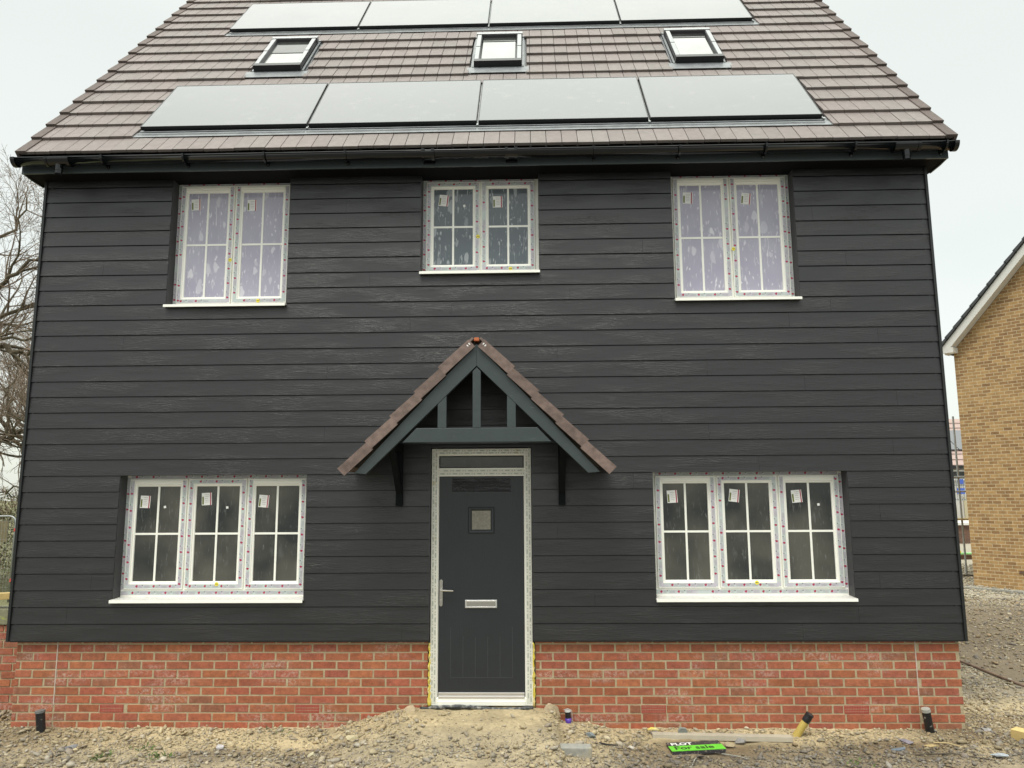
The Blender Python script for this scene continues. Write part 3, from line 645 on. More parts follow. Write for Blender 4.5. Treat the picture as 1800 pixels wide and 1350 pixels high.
# --- solar panels
for r_, (ps0, ps1, fs0) in enumerate(((.435, 1.535, .285), (3.535, 4.66, 3.385))):
    f = MB(); rbox(f, -3.47, 3.47, fs0, ps0+.06, .006, .010+.0005*r_)
    # the apron is dressed over the tile course below it
    v = [RP(-3.47, fs0-.02, .030), RP(3.47, fs0-.02, .030), RP(3.47, fs0+.09, .022), RP(-3.47, fs0+.09, .022)]; v += [RP(-3.47, fs0-.02, .026), RP(3.47, fs0-.02, .026), RP(3.47, fs0+.09, .018), RP(-3.47, fs0+.09, .018)]
    f.add(v, [(0, 1, 2, 3), (7, 6, 5, 4), (0, 4, 5, 1), (1, 5, 6, 2), (2, 6, 7, 3), (3, 7, 4, 0)])
    rbox(f, -3.415, 3.415, ps0-.055, ps1+.03, .004, .006, 1)
    f.build('flashing', [M['flashing'], M['panel_frame']], house, bevel=0)
    for i in range(4):
        x0_ = -3.402+1.6975*i; x1_ = x0_+1.680
        q = MB(); rbox(q, x0_+.007, x1_-.007, ps0+.007, ps1-.007, .055, .0625)
        pn = q.build('solar_panel', M['panel'], house)
        q = MB()
        for a_, e_, c_, d_ in ((x0_, x1_, ps0, ps0+.007), (x0_, x1_, ps1-.007, ps1), (x0_, x0_+.007, ps0+.007, ps1-.007), (x1_-.007, x1_, ps0+.007, ps1-.007)): rbox(q, a_, e_, c_, d_, .024, .0645)
        q.build('panel_frame', M['panel_frame'], pn)
        q = MB()
        if i < 4:
            rbox(q, x1_+.002, x1_+.015, ps0-.045, ps1, .008, .03); rbox(q, x1_-.001, x1_+.018, ps0-.05, ps0-.02, .03, .042, 0)
            q.build('panel_rail', M['galv'], pn)
        if r_ == 0 or True:   # lower tray edge of each panel
            q = MB(); rbox(q, x0_, x1_, ps0-.045, ps0-.030, .012, .026); rbox(q, x0_, x1_, ps0-.115, ps0-.105, .032, .036) ; q.build('tray_edge', M['flashing'], pn)
# --- roof windows
for (a, e) in RWIN:
    a += .058; e -= .058; s0, s1 = 2.03, 3.0
    q = MB()
    prof = [(0, .02), (0, .088), (.055, .098), (.062, .085), (.075, .062)]
    v = []; fs = []
    for d, h in prof: v += [RP(a+d, s0+d, h), RP(e-d, s0+d, h), RP(e-d, s1-d, h), RP(a+d, s1-d, h)]
    for j in range(len(prof)-1):
        for i in range(4): k2 = (i+1) % 4; fs.append((4*j+i, 4*j+k2, 4*j+4+k2, 4*j+4+i))
    q.add(v, fs); fr = q.build('roof_window', M['panel_frame'], house, bevel=.002)
    q = MB(); rbox(q, a+.070, e-.070, s0+.07, s1-.07, .055, .064); q.build('pane', M['roof_glass'], fr); q = MB(); rbox(q, a+.072, e-.072, s1-(.46 if a < -1 else .20), s1-.072, .0645, .070); q.build('pane_shade_strip', M['glass_plain'], fr)  # added dark strip stands for shade across the top of the pane
    q = MB(); rbox(q, a-.004, e+.004, s0-.018, s0+.055, .02, .108); q.build('bottom_cover', M['panel_frame'], fr, bevel=.003); q = MB(); rbox(q, a-.012, e+.012, s1-.045, s1+.02, .03, .112); q.build('top_cover', M['cover'], fr, bevel=.003)
    for xx in (a, e-.05):
        q = MB(); rbox(q, xx+.002, xx+.048, s0+.05, (s0+s1)/2-.005, .098, .104); q.build('side_cover', M['cover'], fr); q = MB(); rbox(q, xx+.002, xx+.048, (s0+s1)/2+.005, s1-.065, .098, .107); q.build('side_cover', M['cover'], fr)
    q = MB(); rbox(q, a-.085, e+.085, s0-.19, s0-.02, .030, .036); rbox(q, a-.045, a-.004, s0-.05, s1+.05, .004, .012); rbox(q, e+.004, e+.045, s0-.05, s1+.05, .004, .012); rbox(q, a-.03, e+.03, s1+.02, s1+.06, .012, .05)
    for xx in (a-.03, e+.008): rbox(q, xx, xx+.022, s0-.02, s1, .03, .042)
    q.build('flashing_apron', M['flashing'], fr)

# --- windows
def blob(mb, x, z, y, r, rot, mi):
    n = 7; pts = []
    for i in range(n):
        q = 2*math.pi*i/n+rot; rr = r*(1.0 if i % 2 else .72)*(1.1 if i < 3 else .85); pts.append((x+rr*math.cos(q), z+rr*math.sin(q)*.9))
    mb.add([(px, y, pz) for px, pz in pts], [list(range(n))], mi)
def tape_strip(mb, p0, p1, wdt, y, nrm, seed, outer=True):
    """tape along p0->p1 in the xz plane with its red and dark print"""
    rnd = random.Random(seed); (xa, za), (xb, zb) = p0, p1; L = math.hypot(xb-xa, zb-za); ux, uz = (xb-xa)/L, (zb-za)/L; vx, vz = -uz, ux
    P = lambda t, s_: (xa+ux*t+vx*s_, y, za+uz*t+vz*s_)
    mb.add([P(0, -wdt/2), P(L, -wdt/2), P(L, wdt/2), P(0, wdt/2)], [(0, 1, 2, 3)], 0)
    t = rnd.uniform(.02, .12); yy = y-.0008
    while t < L-.02:
        q = P(t, 0); blob(mb, q[0], q[2], yy, .0150, rnd.uniform(0, .5)+math.atan2(uz, ux), 1)
        q = P(min(L-.01, t+.055), wdt*.25); blob(mb, q[0], q[2], yy, .0068, 1, 2)
        for a_, b_ in ((.02, .048), (.07, .125)):
            if t+b_ < L:
                for s_ in (-.006, .004):
                    A, B = P(t+a_, s_), P(t+b_, s_); dx, dz = vx*.0022, vz*.0022
                    mb.add([(A[0]-dx, yy, A[2]-dz), (B[0]-dx, yy, B[2]-dz), (B[0]+dx, yy, B[2]+dz), (A[0]+dx, yy, A[2]+dz)], [(0, 1, 2, 3)], 3)
        t += .152*rnd.uniform(.94, 1.07)*(2 if rnd.random() < .06 else 1)
def window(x0, x1, z0, z1, n, glass, side, top_tape, seed, sill_ext, ytags=(), botrail=.0):
    D = .128; fr = MB(); z1f = z1
    fr.ring(x0+.003, x1-.003, z0, z1f, [(0, D+.07), (0, D), (.036, D), (.036, D+.03)])
    W = x1-x0-.006; sw_ = (W-.072-(n-1)*.016)/n
    for i in range(1, n): xx = x0+.039+i*sw_+(i-1)*.016; fr.box(xx, xx+.016, D+.001, D+.05, z0+.03, z1f-.03)
    win = fr.build('window', M['upvc'], house, bevel=.002)
    zs0, zs1 = z0+.038+botrail, z1f-.038
    if botrail: t = MB(); t.box(x0+.006, x1-.006, D-.002, D+.04, z0+.002, z0+.036+botrail); t.build('bottom_rail', M['upvc'], win, bevel=.002)
    tp = MB(); ft = random.Random(seed)
    for i in range(n):
        a = x0+.039+i*(sw_+.016); e = a+sw_; s_ = MB()
        s_.ring(a+.001, e-.001, zs0, zs1, [(0, D+.03), (0, D-.014), (.002, D-.016), (.050, D-.016), (.054, D-.009), (.068, D-.005), (.071, D+.004), (.071, D+.02)])
        s_.build('sash', M['upvc'], win)
        gl = MB(); ga, ge, gz0, gz1 = a+.070, e-.070, zs0+.070, zs1-.070
        gl.box(ga, ge, D+.004, D+.012, gz0, gz1); gp = gl.build('pane', glass, win)
        gb = MB(); xm = (ga+ge)/2; zm = gz0+(gz1-gz0)*.497
        gb.box(xm-.0095, xm+.0095, D-.0005, D+.006, gz0, gz1); gb.box(ga, xm-.0095, D+.0002, D+.006, zm-.0095, zm+.0095); gb.box(xm+.0095, ge, D+.0002, D+.006, zm-.0095, zm+.0095)
        gb.build('glazing_bar', M['upvc'], win)
        # paper sticker on the glass
        sk = MB(); cx = ga+.085+ft.uniform(-.014, .016); cz = gz1-.125+ft.uniform(-.022, .012); an = ft.uniform(-.13, .10); ca_, sa_ = math.cos(an), math.sin(an)
        def Q(u, v, y): return (cx+u*ca_-v*sa_, y, cz+u*sa_+v*ca_)
        def rect(u0, u1, v0, v1, y, mi): sk.add([Q(u0, v0, y), Q(u1, v0, y), Q(u1, v1, y), Q(u0, v1, y)], [(0, 1, 2, 3)], mi)
        hw, hh = .048, .058; sk.obox(Q(-hw, -hh, D+.0025), (2*hw*ca_, 0, 2*hw*sa_), (0, .001, 0), (-2*hh*sa_, 0, 2*hh*ca_), 0)
        rect(-hw+.005, -hw+.02, -hh+.008, hh-.035, D+.0015, 2); rect(hw-.016, hw-.006, -hh, hh, D+.0015, 1)
        for j in range(5): rect(-hw+.03, hw-.025-.004*(j % 3), hh-.02-.017*j, hh-.017-.017*j, D+.0015, 3)
        sk.build('glass_sticker', [M['sticker'], M['red'], M['olive'], M['inklight']], win)
        if ft.random() < .25:
            q = MB(); cx2 = xm+.07+ft.uniform(-.02, .04); cz2 = gz1-.2+ft.uniform(-.03, .03); q.obox((cx2, D+.002, cz2), (.022, 0, .004), (0, .001, 0), (-.004, 0, .022)); q.build('small_sticker', M['sticker'], win)
        y = D-.0168
        for p0, p1 in (((a+.026, zs0+.012), (a+.026, zs1-.012)), ((e-.026, zs0+.012), (e-.026, zs1-.012)), ((a+.03, zs0+.026), (e-.03, zs0+.026))): tape_strip(tp, p0, p1, .036, y-.0002*(p0[1] == p1[1]), 0, seed*17+i*5+int(p0[0]*100))
        if top_tape[i]: tape_strip(tp, (a+.03, zs1-.026), (e-.03, zs1-.026), .036, y-.0004, 0, seed*13+i)
        else:
            q = MB(); q.box(a+.05, e-.05, D-.021, D-.016, zs1-.034, zs1-.016); q.build('top_bead', M['upvc'], win, bevel=.002)
    xo = x0+.020 if side < 0 else x1-.020
    tape_strip(tp, (xo, z0+.03), (xo, z1f-.02), .028, D-.0009, 0, seed*7)
    tape_strip(tp, (x0+.04, z1f-.018), (x1-.04, z1f-.018), .028, D-.0012, 0, seed*9)
    if botrail: tape_strip(tp, (x0+.01, z0+.02+botrail/2), (x1-.01, z0+.02+botrail/2), .034, D-.0032, 0, seed*5)
    tp.build('protective_tape', [M['tape'], M['red'], M['ink'], M['inklight']], win, fixn=False)
    for (tx, tz) in ytags:
        q = MB(); n_ = 12; q.prism([(tx+.018*math.cos(6.283*i/n_), tz+.018*math.sin(6.283*i/n_)) for i in range(n_)], D-.020, D-.018); q.box(tx-.013, tx+.013, D-.0208, D-.0203, tz-.003, tz+.003, 1); q.build('yellow_tag', [M['yellow'], M['ink']], win)
    # projecting sill
    q = MB(); zt = z0+.004; v = [(x, y, z) for x in (x0-(.004), x1+.004) for y, z in ((D+.02, zt), (-.050, zt-.010), (-.052, zt-.036), (-.040, zt-.036), (-.036, zt-.022), (D+.02, zt-.014))]
    q.add(v, [(0, 1, 2, 3, 4, 5), (11, 10, 9, 8, 7, 6)]+[(i, (i+1) % 6, (i+1) % 6+6, i+6) for i in range(6)]); q.m[2] = 1; q.build('sill', [M['upvc'], M['sill_tape']], win, bevel=.0015)
    return win
window(-3.05, -1.872, 3.140, 4.432, 2, M['glass_lilac'], -1, (0, 0), 1, 0, ((-2.487, 3.62), (-2.19, 3.20)))
window(-.572, .583, 3.435, 4.432, 2, M['glass_blue'], -1, (1, 1), 2, 0, ((-.02, 3.825), (.30, 3.492)))
window(1.872, 3.055, 3.140, 4.432, 2, M['glass_lilac'], 1, (0, 0), 3, 0, ((2.48, 3.66), ))
window(-3.385, -1.610, .366, 1.5, 3, M['glass_dark'], -1, (0, 1, 0), 4, 0, ((-2.465, .485), ), botrail=.035)
window(1.605, 3.385, .366, 1.5, 3, M['glass_dark'], 1, (0, 1, 0), 5, 0, ((2.545, .485), ), botrail=.035)

# --- front door
DY = .035
f = MB(); f.ring(-.447, .483, -.575, 1.727, [(0, DY+.07), (0, DY), (.003, DY-.003), (.060, DY-.003), (.063, DY+.003), (.070, DY+.012), (.070, DY+.05)])
f.box(-.385, .421, DY-.001, DY+.05, 1.470, 1.545)
door = f.build('front_door', M['upvc'], house, bevel=.0015)
def dtape(mb, p0, p1, wdt, y, seed):
    rnd = random.Random(seed); (xa, za), (xb, zb) = p0, p1; L = math.hypot(xb-xa, zb-za); ux, uz = (xb-xa)/L, (zb-za)/L; vx, vz = -uz, ux
    P = lambda t, s_, yy: (xa+ux*t+vx*s_, yy, za+uz*t+vz*s_)
    mb.add([P(0, -wdt/2, y), P(L, -wdt/2, y), P(L, wdt/2, y), P(0, wdt/2, y)], [(0, 1, 2, 3)], 0)
    for row, s_ in enumerate((-wdt*.25, wdt*.22)):
        t = .02+row*.03
        while t < L-.06:
            for u, l in ((0, .05), (.062, .012), (.084, .012)):
                for ds in (-.004, .0, .004):
                    mb.add([P(t+u, s_+ds-.0013, y-.0006), P(t+u+l*rnd.uniform(.7, 1), s_+ds-.0013, y-.0006), P(t+u+l*rnd.uniform(.7, 1), s_+ds+.0013, y-.0006), P(t+u, s_+ds+.0013, y-.0006)], [(0, 1, 2, 3)], 1)
            t += .115
tp = MB(); yy = DY-.0036
dtape(tp, (-.416, -.56), (-.416, 1.71), .050, yy, 1); dtape(tp, (.452, -.56), (.452, 1.71), .050, yy, 2); dtape(tp, (-.39, 1.697), (.425, 1.697), .046, yy-.0004, 3); dtape(tp, (-.385, 1.5075), (.421, 1.5075), .060, DY-.0016, 4)
M['dtape'] = mat('white printed tape', (.66, .66, .58), .4, col2=(.55, .48, .30), c2scale=12, c2lo=.62, c2hi=.72)
M['dprint'] = mat('green grey print', (.27, .31, .27), .6)
tp.build('frame_tape', [M['dtape'], M['dprint']], door, fixn=False)
q = MB(); q.box(-.377, .413, DY+.02, DY+.03, 1.545, 1.657); q.build('top_light', M['glass_plain'], door)
q = MB(); q.ring(-.377, .413, 1.545, 1.657, [(0, DY+.018), (0, DY+.004), (.007, DY+.012), (.007, DY+.0195)]); q.build('top_light_gasket', M['trim'], door)
lf = MB(); lf.box(-.374, .410, DY+.012, DY+.055, -.515, 1.468)
leaf = lf.build('door_leaf', M['door'], door, bevel=.003)
q = MB()   # moulded grooves and the grained head panel
for z in (-.335,): q.box(-.262, .300, DY+.0105, DY+.0125, z-.003, z)
for x in (-.262, -.150, -.037, .075, .187, .300): q.box(x-.0015, x+.0015, DY+.0108, DY+.0125, -.335, .02 if x not in (-.262, .300) else 0.1)
q.box(-.255, .292, DY+.0105, DY+.0125, 1.318, 1.321); q.build('door_moulding', mat('door groove light', (.05, .055, .06), .4), door)
M['grain'] = mat('deep woodgrain', (.024, .028, .033), .4); tt, pp = mod(M['grain'])
co = N(tt, 'ShaderNodeTexCoord').outputs['Object']; mm = N(tt, 'ShaderNodeMapping'); mm.inputs['Scale'].default_value = (5, 1, 26); tt.links.new(co, mm.inputs[0]); nn = N(tt, 'ShaderNodeTexNoise'); nn.inputs['Scale'].default_value = 1; nn.inputs['Distortion'].default_value = 3; nn.inputs['Detail'].default_value = 3; tt.links.new(mm.outputs[0], nn.inputs[0])
wv = N(tt, 'ShaderNodeMath', operation='MULTIPLY'); wv.inputs[1].default_value = 40; tt.links.new(nn.outputs[0], wv.inputs[0]); sn = N(tt, 'ShaderNodeMath', operation='SINE'); tt.links.new(wv.outputs[0], sn.inputs[0])
bb = N(tt, 'ShaderNodeBump'); bb.inputs['Strength'].default_value = .7; bb.inputs['Distance'].default_value = .003; tt.links.new(sn.outputs[0], bb.inputs['Height']); tt.links.new(bb.outputs[0], pp.inputs['Normal'])
q = MB(); q.box(-.255, .292, DY+.0098, DY+.012, 1.323, 1.45); q.build('door_head_panel', M['grain'], door)
q = MB(); q.ring(-.103, .137, .945, 1.184, [(0, DY+.012), (0, DY+.002), (.006, DY-.006), (.022, DY-.004), (.030, DY+.004), (.034, DY+.009)]); q.build('glazing_surround', M['door'], door)
q = MB(); q.box(-.07, .104, DY+.006, DY+.0095, .978, 1.151); q.build('glass_pane', M['glass_frost'], door)
q = MB(); q.ring(-.132, .162, .273, .346, [(0, DY+.012), (0, DY+.002), (.004, DY-.004), (.013, DY-.004), (.015, DY)]); q.box(-.118, .148, DY-.001, DY+.008, .287, .332, 1); q.build('letter_plate', [M['alu'], M['chrome']], door, bevel=.002)
q = MB(); n_ = 10
pz0, pz1, pxc = .288, .528, -.352
poly = [(pxc+.015*math.cos(math.pi*i/8), pz1-.015+.015*math.sin(math.pi*i/8)) for i in range(9)]+[(pxc-.015*math.cos(math.pi*i/8), pz0+.015-.015*math.sin(math.pi*i/8)) for i in range(9)]
q.prism(poly, DY+.002, DY+.011)
q.tube([(pxc, DY+.004, .437), (pxc, DY-.045, .437)], .0095, 12); q.tube([(pxc, DY-.040, .437), (pxc+.03, DY-.048, .437), (pxc+.075, DY-.048, .434), (pxc+.118, DY-.044, .432)], [.010, .0095, .009, .0075], 12)
q.tube([(pxc, DY+.003, .34), (pxc, DY-.006, .34)], .010, 12); q.build('door_handle', M['chrome'], door, smooth=False, bevel=.001)
q = MB()
for z0_, z1_, y_ in ((-.478, -.462, -.004), (-.508, -.480, .006), (-.512, -.493, -.006)): q.box(-.371, .407, DY+y_, DY+.0115+(.0003 if y_ > 0 else 0), z0_, z1_)
q.build('weather_bar', M['alu'], door, bevel=.004)
q = MB(); q.box(-.377, .413, DY-.012, DY+.05, -.573, -.535); q.box(-.377, .413, DY-.002, DY+.05, -.534, -.526, 1); q.build('threshold', [M['upvc'], M['trim']], door, bevel=.003)
q = MB()
for x, s_ in ((-.452, -1), (.490, 1)):
    pts = []; z = -.58
    rd = []
    while z < -.015: 
        low = z < -.30; pts.append((x+random.uniform(-.005, .005), DY+random.uniform(-.006, .008), z)); rd.append(random.uniform(.006, .012)*(1.35 if low else 1)*(1.5 if z < -.5 and s_ < 0 else 1)); z += .022
    q.tube(pts, rd, 9)
q.build('expanding_foam', M['foam'], door, smooth=True)

# --- porch canopy
CYF = -.60; AX = .02
cn = MB()
sl = 1.03; thk = .139
def raf(s_):
    # outline of one sloping front rafter in x,z
    return [(AX, 2.604), (AX+s_*1.053, 1.485), (AX+s_*.952, 1.475), (AX, 2.408)]
cn.prism(raf(-1), CYF, CYF+.045); cn.prism(raf(1), CYF+.0005, CYF+.0455)
cn.prism([(-.640+.02, 1.745), (.640+.02, 1.745), (.522+.02, 1.868), (-.522+.02, 1.868)], CYF+.006, CYF+.05)
cn.prism([(AX-.0355, 1.868), (AX+.0355, 1.868), (AX+.0355, 2.36), (AX, 2.395), (AX-.0355, 2.36)], CYF+.004, CYF+.047)
for s_ in (-1, 1): xi, xo_ = AX+s_*.262, AX+s_*.338; cn.prism([(xi, 1.868), (xo_, 1.868), (xo_, 2.408-.98*.338+.01), (xi, 2.408-.98*.262+.01)], CYF+.005, CYF+.046)
can = cn.build('porch_canopy', M['wood_green'], house, bevel=.003)
for s_ in (-1, 1):
    q = MB()   # roof slope: boarding, battens and tiles
    ang = math.atan2(1.136, 1.117); L = 1.60; ux, uz = s_*math.cos(ang), -math.sin(ang); nx_, nz_ = s_*math.sin(ang), math.cos(ang)
    ox, oz = AX, 2.604
    # boarding under the tiles
    q.obox((ox, CYF+.03, oz-.0), (ux*1.50, 0, uz*1.50), (0, .60, 0), (nx_*.06, 0, nz_*.06), 1)
    edges = [0.028, .385, .680, .975, 1.275, 1.60]
    for j in range(5):
        a, e = edges[j], edges[j+1]; cc = random.uniform(.85, 1.1)
        for col_, (y0_, y1_) in enumerate(((CYF-.02, CYF+.08), (CYF+.082, CYF+.26), (CYF+.262, CYF+.44), (CYF+.442, -.002))):
            h0, h1 = .085, .066
            o = np.array((ox, 0, oz)); U = np.array((ux, 0, uz)); Nn = np.array((nx_, 0, nz_)); P = lambda t, h, y: o+U*t+Nn*h+np.array((0, y, 0))
            th = .020; c3 = cc*random.uniform(.9, 1.08)
            v = [P(a-.04, h1-th, y0_), P(e, h0-th, y0_), P(e, h0, y0_), P(a-.04, h1, y0_), P(a-.04, h1-th, y1_), P(e, h0-th, y1_), P(e, h0, y1_), P(a-.04, h1, y1_)]
            q.add(v, [(0, 1, 2, 3), (7, 6, 5, 4), (0, 4, 5, 1), (1, 5, 6, 2), (2, 6, 7, 3), (3, 7, 4, 0)], 0, (c3, c3, c3))
        # cloaked verge face at the front
        v = [P(a-.0, -.012, CYF-.032-.001*j), P(e+.001*j, .004, CYF-.032-.001*j), P(e+.001*j, .092, CYF-.032-.001*j), P(a-.0, .072, CYF-.032-.001*j)]; v += [p_+np.array((0, .0115, 0)) for p_ in v]
        q.add(v, [(0, 1, 2, 3), (7, 6, 5, 4), (0, 4, 5, 1), (1, 5, 6, 2), (2, 6, 7, 3), (3, 7, 4, 0)], 0, (cc*1.15, cc*1.1, cc*1.1))
        if j == 0:
            for d in (.0, .022): q.obox(P(a+.016+d, .030, CYF-.0335), U*.010, np.array((0, .001, 0)), Nn*.018, 2)
    q.build('canopy_tiles', [M['tile_verge'], M['wood_dark'], M['sign_white']], can, bevel=.002)
    # gallows bracket
    q = MB(); x = .015+s_*.751; w2 = .03
    q.box(x-w2, x+w2, -.062, -.016, 1.20, 1.765); q.box(x-w2+.002, x+w2-.002, -.56, -.062, 1.70, 1.765)
    v = [(x-w2+.004, -.062, 1.30), (x-w2+.004, -.062, 1.37), (x-w2+.004, -.40, 1.70), (x-w2+.004, -.47, 1.70)]; v += [(x+w2-.004, b_, c_) for _, b_, c_ in v]
    q.add(v, [(0, 1, 2, 3), (7, 6, 5, 4), (0, 4, 5, 1), (1, 5, 6, 2), (2, 6, 7, 3), (3, 7, 4, 0)])
    q.tube([(x, -.060, 1.235), (x, -.068, 1.235)], .007, 8, 0); q.build('gallows_bracket', M['bracket'], can, bevel=.003)
q = MB(); q.box(AX-.022, AX+.022, CYF-.02, -.01, 2.625, 2.655); q.build('ridge_batten', M['copper'], can, bevel=.004)
q = MB(); q.box(AX-.8, AX+.8, -.045, -.016, 1.768, 1.80); q.build('wall_plate', M['wood_green'], can)
q = MB(); q.obox((-.42, CYF+.01, 1.738), (.80, 0, .0), (0, .03, 0), (0, 0, .0065)); q.build('drip_strip', M['trim'], can)

# ================================================================ GARDEN WALL (left)
gw = thing('garden_wall', (-5.6, .75, -.8), 'low red brick wall joining the left side of the house', 'wall')
random.seed(5); q = MB(); bricks(q, -7.2, -4.285, range(0, 12), .02, .70, th=.2, off0=.12); q.build('brickwork', M['brick'], gw, bevel=.0025)
q = MB(); q.box(-7.2, -4.286, .707, .905, -.95, .012); q.build('mortar_joints', M['mortar'], gw)
q = MB(); q.box(-6.9, -4.45, .68, .93, .024, .185); o = q.build('concrete_lintel', mat('mossy concrete', (.20, .20, .13), .9, var=.25, vscale=12, bump=.4, bscale=30, col2=(.32, .36, .08), c2scale=5, c2map=(1, 1, 6), c2lo=.6, c2hi=.7), bevel=.012); tag(o, 'mossy grey concrete lintel lying on the low left brick wall', 'lintel')
q = MB(); q.obox((-7.0, .66, .176), (2.25, 0, .105), (0, .14, 0), (-.003, 0, .062)); o = q.build('timber_post', mat('yellow sawn timber', (.42, .31, .12), .8, var=.15, vscale=14, bump=.3, bscale=60, bmap=(.1, 1, 1)), bevel=.003); tag(o, 'long yellow timber beam resting on the lintel at the left edge', 'timber beam')

# ================================================================ DEBRIS
def pipe(name, label, cat, base, top, r, m, capm=None, caplen=.0, group=None):
    t_ = thing(name, base, label, cat, group); q = MB(); B, T = Vector(base), Vector(top); d = (T-B).normalized()
    q.tube([B-d*.08, B+(T-B)*.5, T], [r, r, r], 20, caps=True); q.tube([T-d*.004, T+d*.004], [r*1.0, r*.97], 20); q.build('pipe_body', m, t_, smooth=False)
    return t_, B, T, d
t_, B, T, d = pipe('drain_pipe', 'black mud-spattered pipe stub standing before the left end of the brick base', 'pipe', (-3.905, -.075, -.79), (-3.925, -.085, -.595), .038, M['pipe_black'])
q = MB(); q.tube([T-d*.012, T+d*.006], [.043, .041], 20); q.build('pipe_rim', mat('grey rim', (.12, .13, .13), .4, var=.5, vscale=30), t_)
t_, B, T, d = pipe('drain_pipe', 'black pipe stub with dusty cut top at the right end of the brick base', 'pipe', (3.945, -.02, -.79), (3.905, -.05, -.585), .036, M['pipe_black'])
q = MB(); q.tube([T-d*.010, T+d*.014], [.040, .036], 20); q.build('pipe_rim', M['conc'], t_)
t_, B, T, d = pipe('duct_pipe', 'leaning yellow duct pipe with black tape wrapped round its open end', 'pipe', (2.755, -.10, -.79), (2.862, -.14, -.612), .032, M['pipe_yellow'])
q = MB(); q.tube([T-d*.055, T-d*.03, T+d*.0, T+d*.020, T+d*.026], [.0345, .036, .0345, .036, .028], 14); q.build('tape_wrap', M['pipe_black'], t_)
t_ = thing('water_pipe', (.79, .0, -.73), 'small clear capped pipe end with a purple plug right of the doorstep', 'pipe')
q = MB(); q.tube([(.80, -.005, -.75), (.795, -.01, -.70), (.792, -.012, -.665)], [.012, .027, .028], 14); q.build('purple_plug', M['purple'], t_, smooth=True)
q = MB(); q.tube([(.792, -.012, -.663), (.790, -.012, -.612)], [.026, .026], 14); q.build('black_collar', M['pipe_black'], t_)
q = MB(); q.tube([(.790, -.012, -.611), (.789, -.012, -.598)], [.030, .026], 14); q.tube([(.79-.035, -.0, -.60), (.79, -.005, -.588), (.79+.035, -.0, -.603), (.83, 0, -.70)], .003, 6); q.build('clear_cap', M['clear'], t_)
# membrane under the door
q = MB(); pts = []; rd = []; random.seed(9)
x = -.53
while x < .50: pts.append((x, -.005-.02*math.sin(x*5), -.584-.006*math.sin(x*9)+random.uniform(-.003, .003))); rd.append(random.uniform(.013, .021)*(.8 if x < -.45 else 1)); x += .035
q.tube(pts, rd, 9); o = q.build('damp_membrane', M['membrane'], smooth=True); tag(o, 'torn black damp-proof membrane bunched up below the front door threshold', 'membrane')
# doorstep rubble: broken block cheeks either side of the ramp
def rock(name, label, cat, loc, size, col, seed, rot=0, mat_=None, sub=2, flat=1.0):
    import bmesh
    bm = bmesh.new(); bmesh.ops.create_icosphere(bm, subdivisions=sub+1, radius=1); rd_ = random.Random(seed)
    planes = [(Vector((rd_.gauss(0, 1), rd_.gauss(0, 1), rd_.gauss(0, 1))).normalized(), rd_.uniform(.45, .8)) for _ in range(13)]
    for v in bm.verts:
        c0 = v.co.copy()
        for n_, d_ in planes:
            k = c0.dot(n_)
            if k > d_: c0 -= n_*(k-d_)
        c0 *= 1+.05*mnoise.noise(c0*3+Vector((seed, 0, 0)))
        v.co = Vector((c0.x*size[0], c0.y*size[1], c0.z*size[2]))
    me = bpy.data.meshes.new(name); bm.to_mesh(me); bm.free(); ca = me.color_attributes.new('Col', 'FLOAT_COLOR', 'POINT'); ca.data.foreach_set('color', [*col, 1]*len(me.vertices))
    me.materials.append(mat_ or M['stone']); o = bpy.data.objects.new(name, me); C.objects.link(o); o.location = loc; o.rotation_euler = (rd_.uniform(-.15, .15), rd_.uniform(-.15, .15), rot)
    return tag(o, label, cat)
def gl_(x, y, dz=0): return (x, y, gh(x, y)+dz)
rock('rubble_block', 'broken sandy mortar block at the right edge of the doorstep ramp', 'rubble', gl_(.655, -.02, -.02), (.085, .06, .10), (.44, .36, .24), 1)
rock('rubble_block', 'crumbled mortar lump at the left edge of the doorstep ramp', 'rubble', gl_(-.60, -.03, -.03), (.08, .06, .07), (.42, .34, .22), 2)
rock('rock', 'large pale cream stone on the slope left of the doorstep', 'rock', gl_(-1.02, -.42, .01), (.075, .05, .036), (.50, .44, .28), 3, .1)
rock('rock', 'upright tan stone just left of and above the big cream stone', 'rock', gl_(-1.20, -.28, .012), (.05, .035, .04), (.40, .34, .22), 4, .5)
rock('rock', 'small pale stone wedged above the big cream stone', 'rock', gl_(-1.12, -.20, .012), (.04, .03, .03), (.46, .42, .30), 5, -.6)
rock('rock', 'whitish stone low on the left part of the rubble slope', 'rock', gl_(-1.32, -.62, .01), (.05, .035, .035), (.48, .44, .30), 6)
rock('rock', 'flat blue-grey slate shard lying in brown soil at the right', 'rock', gl_(3.47, -.45, .012), (.075, .04, .012), (.13, .16, .19), 8, .3)
rock('rock', 'flat sandy brown slab in front of the right black pipe', 'rock', gl_(3.78, -.37, .015), (.075, .06, .014), (.38, .29, .14), 9, -.3)
rock('rock', 'angular pale blue-grey slab near the bottom right corner', 'rock', gl_(4.15, -.66, .02), (.06, .075, .016), (.34, .38, .41), 10, .9)
rock('rock', 'long dark grey stone tilted toward the brick base at the right', 'rock', gl_(3.62, -.27, .014), (.085, .026, .022), (.22, .20, .23), 11, -.7)
rock('rock', 'rounded brown-grey stone right of the for sale board', 'rock', gl_(2.13, -.30, .016), (.06, .04, .028), (.33, .27, .17), 12)
rock('rock', 'pointed grey stone leaning on the middle of the pale plank', 'rock', gl_(2.24, -.235, .02), (.07, .03, .032), (.26, .25, .24), 13)
rock('rock', 'rounded white stone in the brown soil left of the for sale board', 'rock', gl_(1.29, -.46, .014), (.035, .028, .022), (.50, .47, .40), 14)
